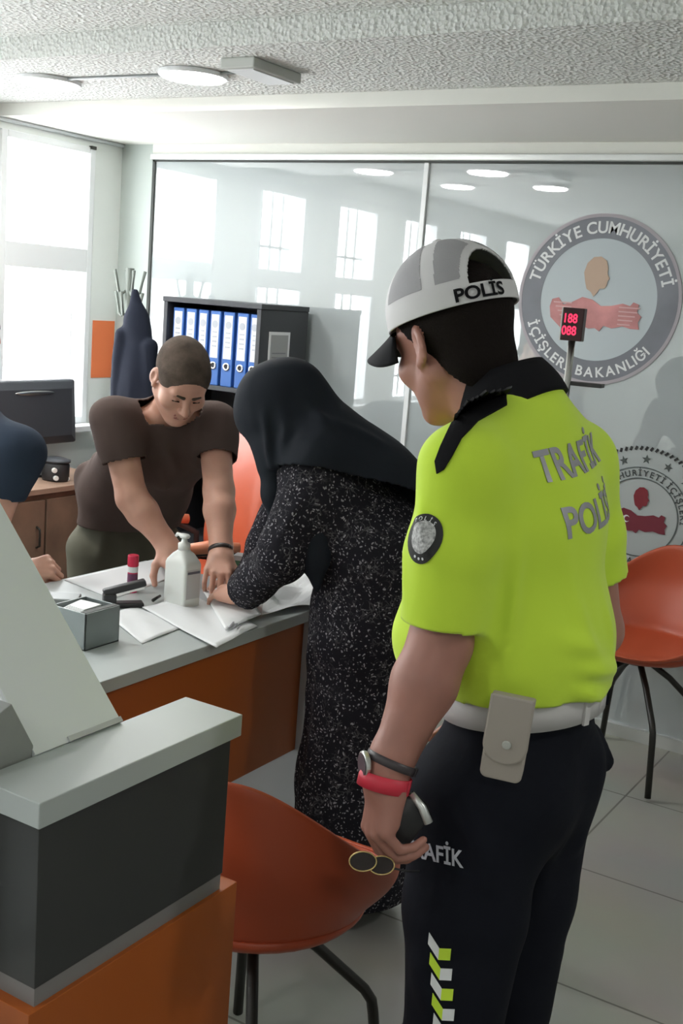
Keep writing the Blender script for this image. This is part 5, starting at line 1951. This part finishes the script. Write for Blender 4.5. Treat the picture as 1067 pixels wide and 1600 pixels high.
for fx, fy in ((-1.405, 2.40), (-1.340, 2.56)):
    hp = wPE + V((0, (fy - 2.48) * 0.8, -0.04))
    kn = V((fx + 0.005, fy, 0.46))
    an = V((fx + 0.02, fy, 0.085))
    wl.append(an)
    b.cone(hp, kn, 0.075, 0.050, 0.03)
    b.cone(kn, an, 0.050, 0.034, 0.03)
    b.cone(an + V((0, 0, -0.045)), an + fwd_w * 0.12 + V((0, 0, -0.055)), 0.030, 0.026, 0.02)
TW = head(b, wHC, fwd_w * 0.62 - UP * 0.76, UP * 0.6 + fwd_w * 0.7, 0.95)
hand(b, wLW, wLK - wLW, UP * 0.9 + TOC * 0.3, 1.0, 0.92, curls=((8, 15, 10), (18, 30, 20), (24, 34, 22), (28, 36, 22)), spread=(9, 3, -3, -9), thumb_dir=(0.8, 0.6, -0.1), thumb_bend=(0.1, 1.0, -0.2), wr=0.023)
hand(b, wRW, V((-1, 0.1, -0.25)), UP, -1.0, 0.92, curls=((20, 25, 15),) * 4, wr=0.023)
blo, bhi = b.bounds()
skin_part(b, 'body', [M['skin'], M['lip']], woman, boxes=[
    (blo, (bhi[0], bhi[1], 0.74), 0.010), ((blo[0], blo[1], 0.74), bhi, 0.006),
    (np.array(wLW) + np.array((-0.20, -0.10, -0.08)), np.array(wLW) + np.array((0.02, 0.16, 0.06)), 0.0028)], smooth_it=1)
# dress
s = Sculpt()
s.cone(wLE + (wLE - wLW) * 0.03, wLW + (wLE - wLW) * 0.16, 0.062, 0.047, 0.02, flat=UP, fa=1.1, fb=1.15)
s.cone(wLE + (wLW - wLE) * 0.55, wLW + (wLE - wLW) * 0.12 + V((0, 0, -0.002)), 0.052, 0.050, 0.03)
s.cutlocal(wLW + (wLE - wLW) * 0.14, (wLW - wLE), 0.10)
s.cone(wRE, wRW, 0.055, 0.045, 0.02)
s.cone(wLS, wLE, 0.070, 0.066, 0.03)
s.cone(wRS, wRE, 0.065, 0.062, 0.03)
s.cone(wPE + V((0, 0, 0.06)), wCH, 0.135, 0.125, 0.06, flat=side_w, fa=1.25)
s.cone(wCH, P(480, 715, 2.98), 0.120, 0.090, 0.06, flat=side_w, fa=1.3, fb=1.5)
s.cone(wPE + V((0.02, 0, 0.05)), wPE + V((0.01, 0, -0.12)), 0.150, 0.165, 0.08, flat=side_w, fa=1.2, fb=1.15)
hem = V((-1.375, 2.475, 0.13))
s.cone(wPE + V((0.01, 0, -0.10)), hem, 0.155, 0.165, 0.06, flat=side_w, fa=1.1, fb=1.15)
s.cut(V((0, 0, 0.09)), V((0, 0, -1)))
fl = []
for k in range(9):
    a = R(150 + k * 27)
    c_, s_ = math.cos(a), math.sin(a)
    fl.append(((-1.39 + 0.15 * c_, 2.48 + 0.16 * s_, 0.80), (-1.375 + 0.18 * c_, 2.475 + 0.19 * s_, 0.12), 0.022, 0.016))
fl += [(PL(440, 800, 2.80), PL(470, 870, 2.80), 0.014, 0.008), (PL(420, 850, 2.82), PL(450, 905, 2.82), 0.014, 0.009), (PL(385, 900, 3.02), PL(415, 950, 3.0), 0.014, 0.007),
       (PL(470, 780, 2.79), PL(430, 850, 2.80), 0.012, 0.006), (PL(560, 790, 2.85), PL(540, 880, 2.85), 0.02, 0.010)]
skin_part(s, 'dress', [M['dress']], woman, 0.006, wrinkle=folds(fl, 0.004, 9, 5), solid=0.003)
# scarf: hood, neck and cape over the shoulders
c = Sculpt()
M3 = TW.to_3x3().normalized()
c.ell(TW @ V((0, -0.012, 0.030)), V((0.098, 0.118, 0.105)), M3, 0.03)
c.ell(TW @ V((0, 0.030, -0.015)), V((0.086, 0.085, 0.112)), M3, 0.04)
c.cone(wHC + V((0.02, 0.0, -0.02)), wN + V((0, 0, 0.0)), 0.088, 0.095, 0.05)
c.cone(P(462, 618, 2.95), P(530, 705, 2.97), 0.075, 0.095, 0.06)
c.cone(wN, P(500, 722, 2.97), 0.095, 0.120, 0.06, flat=side_w, fa=1.25, fb=1.5)
c.cone(P(500, 722, 2.97), P(575, 765, 2.99), 0.125, 0.130, 0.06, flat=side_w, fa=1.5, fb=1.4)
c.cone(P(575, 765, 2.99), P(650, 815, 3.02), 0.130, 0.125, 0.06, flat=side_w, fa=1.35, fb=1.2)
c.cone(wLS + V((0, 0, 0.01)), wLS + (wLE - wLS) * 0.22, 0.078, 0.076, 0.03)
c.cone(wRS + V((0, 0, 0.01)), wRS + (wRE - wRS) * 0.22, 0.072, 0.070, 0.03)
lowp = P(560, 752, 2.86)
c.cut(lowp, V((0.10, -0.35, -1)))
# scarf end hanging at the chest
c.cone(P(426, 700, 2.93), P(432, 772, 2.92), 0.044, 0.034, 0.03, flat=side_w, fa=1.2)
c.cone(P(432, 772, 2.92), P(437, 818, 2.92), 0.034, 0.020, 0.02, flat=side_w, fa=1.1)
# open the hood at the face (turned down towards the desk)
c.cone(TW @ V((0, 0.06, -0.02)), TW @ V((0, 0.16, -0.03)), 0.058, 0.062, 0.01, sub=True, flat=M3 @ V((0, 0, 1)), fa=1.35)
fl = [(PL(470, 600, 2.85), PL(520, 690, 2.85), 0.02, 0.008), (PL(440, 640, 2.84), PL(450, 720, 2.84), 0.018, 0.009), (PL(412, 640, 2.86), PL(425, 740, 2.86), 0.014, 0.009),
      (PL(500, 660, 2.86), PL(600, 700, 2.9), 0.02, 0.009), (PL(460, 690, 2.82), PL(560, 720, 2.84), 0.02, 0.007), (PL(395, 600, 2.9), PL(400, 670, 2.88), 0.014, 0.005)]
skin_part(c, 'headscarf', [M['hijab']], woman, 0.006, wrinkle=folds([(a_, b_, w_ * 0.85, h_ * 1.7) for a_, b_, w_, h_ in fl], 0.003, 8, 7), solid=0.004)
# plain cloth end hanging from the elbow
c = Sculpt()
c.cone(P(482, 800, 2.86), P(490, 870, 2.85), 0.060, 0.044, 0.03, flat=side_w, fa=0.7)
c.cone(P(490, 870, 2.85), P(496, 922, 2.85), 0.040, 0.007, 0.02, flat=side_w, fa=0.8)
skin_part(c, 'hanging_sleeve_end', [M['hijab']], woman, 0.006, wrinkle=folds([(PL(480, 840, 2.78), PL(490, 905, 2.8), 0.012, 0.007)], 0.003, 10), smooth_it=2)
for an in wl:
    sh = Sculpt()
    sh.cone(V((an.x + 0.01, an.y, 0.042)), V((an.x, an.y, 0.032)) + fwd_w * 0.15, 0.038, 0.032, 0.02)
    sh.cone(V((an.x, an.y, 0.05)), V((an.x, an.y, 0.10)), 0.038, 0.036, 0.02)
    sh.cut(V((0, 0, 0)), V((0, 0, -1)))
    skin_part(sh, 'shoe', [M['black_plastic']], woman, 0.006, smooth_it=1)

# ---- seated person at the left edge, only sleeve and fist in view
sSH, sEL, sWR, sFK = P(28, 708, 3.20), P(-32, 880, 3.25), P(36, 893, 3.33), P(62, 888, 3.33)
sN, sCH, sPE = P(-70, 630, 3.30), P(-65, 745, 3.30), P(-80, 905, 3.35)
sPE.z = 0.56
sax = (sSH - sN)
sax.z = 0
sax.normalize()
seated = person('person', (sPE.x, sPE.y, 0), 'person in navy T-shirt mostly outside the left picture edge, fist resting by the desk')
b = Sculpt()
b.cone(sPE, sCH, 0.11, 0.10, 0.05, flat=sax, fa=1.3)
b.cone(sCH, sN, 0.10, 0.06, 0.05, flat=sax, fa=1.4, fb=1.0)
sHC = sN + V((0.06, -0.02, 0.19))
b.cone(sN, sHC, 0.058, 0.055, 0.03)
TS = head(b, sHC, RIGHT * 0.9 + TOC * 0.3 - UP * 0.35, UP)
b.cone(sN - V((0, 0, 0.05)), sSH, 0.045, 0.048, 0.04)
b.cone(sSH, sEL, 0.048, 0.042, 0.02)
b.cone(sEL, sWR, 0.044, 0.029, 0.02)
oSH = sN - sax * 0.21 + V((0, 0, -0.08))
oEL = oSH + V((0.05, 0, -0.28))
oWR = oEL + RIGHT * 0.10 + V((0, 0, -0.16))
b.cone(sN - V((0, 0, 0.05)), oSH, 0.045, 0.048, 0.04)
b.cone(oSH, oEL, 0.048, 0.042, 0.02)
b.cone(oEL, oWR, 0.042, 0.029, 0.02)
hand(b, oWR, RIGHT, UP, -1.0, 1.0, curls=((20, 30, 20),) * 4)
fdir = RIGHT * 0.7 + V((0.0, 0.5, 0))
for q in (-0.10, 0.10):
    hp = sPE + sax * q
    kn = hp + fdir.normalized() * 0.40 + V((0, 0, -0.04))
    kn.z = 0.50
    an = V((kn.x, kn.y, 0.09))
    b.cone(hp, kn, 0.085, 0.06, 0.03)
    b.cone(kn, an, 0.058, 0.038, 0.03)
    b.cone(an + V((0, 0, -0.05)), an + fdir.normalized() * 0.14 + V((0, 0, -0.055)), 0.032, 0.03, 0.02)
hand(b, sWR, sFK - sWR, UP * 0.7 + TOC * 0.7, 1.0, 1.0, curls=((75, 85, 55), (78, 88, 55), (80, 88, 55), (82, 88, 50)), thumb_dir=(0.5, 0.8, -0.4), thumb_bend=(-0.7, 0.4, -0.7))
blo, bhi = b.bounds()
skin_part(b, 'body', [M['skin'], M['lip']], seated, boxes=[(blo, bhi, 0.009), (np.array(sWR) + np.array((-0.06, -0.10, -0.09)), np.array(sWR) + np.array((0.16, 0.16, 0.09)), 0.003)], smooth_it=1)
cap_hair(TS, M['hair'], seated, cut=((0, 0.062, 0.050), (0, 0.72, -0.69)), grow=1.04, h=0.006)
s = Sculpt()
d = (sEL - sSH).normalized()
s.cone(sSH, sSH + d * 0.16, 0.068, 0.062, 0.03)
s.cutlocal(sSH + d * 0.125, d, 0.12)
d = (oEL - oSH).normalized()
s.cone(oSH, oSH + d * 0.20, 0.064, 0.062, 0.03)
s.cone(sPE + V((0, 0, 0.05)), sCH, 0.135, 0.125, 0.05, flat=sax, fa=1.3)
s.cone(sCH, sN - V((0, 0, 0.06)), 0.125, 0.085, 0.05, flat=sax, fa=1.4, fb=1.6)
s.cone(sN - V((0, 0, 0.03)), sSH, 0.055, 0.068, 0.06)
s.cone(sN - V((0, 0, 0.03)), oSH, 0.055, 0.062, 0.06)
s.cutlocal(sN + V((0, 0, 0.035)), UP, 0.1)
skin_part(s, 't_shirt', [M['navy']], seated, 0.008, wrinkle=folds([], 0.004, 9, 2), solid=0.003)
s = Sculpt()
s.cone(sPE + V((0, 0, 0.06)), sPE, 0.125, 0.13, 0.05, flat=sax, fa=1.3)
for q in (-0.10, 0.10):
    hp = sPE + sax * q
    kn = hp + fdir.normalized() * 0.40
    kn.z = 0.50
    s.cone(hp, kn, 0.10, 0.075, 0.03)
    s.cone(kn, V((kn.x, kn.y, 0.07)), 0.072, 0.06, 0.02)
s.cut(V((0, 0, 0.04)), V((0, 0, -1)))
skin_part(s, 'trousers', [M['black_cloth']], seated, 0.010, smooth_it=2)
for q in (-0.10, 0.10):
    kn = sPE + sax * q + fdir.normalized() * 0.40
    sh = Sculpt()
    sh.cone(V((kn.x, kn.y, 0.045)), V((kn.x, kn.y, 0.035)) + fdir.normalized() * 0.16, 0.042, 0.038, 0.02)
    sh.cut(V((0, 0, 0)), V((0, 0, -1)))
    skin_part(sh, 'shoe', [M['black_plastic']], seated, 0.008, smooth_it=1)
# stool under the seated person
t = empty('stool', (sPE.x, sPE.y, 0), 'low dark stool under the seated person in navy, outside the left picture edge', 'stool')
MB().cyl((sPE.x, sPE.y, 0.385), 0.17, 0.045, 32).build('seat', M['leather'], t, bevel=0.01)
for k in range(4):
    a = R(45 + 90 * k)
    d = V((math.cos(a), math.sin(a), 0))
    MB().tube([V((sPE.x, sPE.y, 0.385)) + d * 0.11, V((sPE.x, sPE.y, 0.0)) + d * 0.16], 0.012, 10).build('leg', M['black_metal'], t, smooth=True)
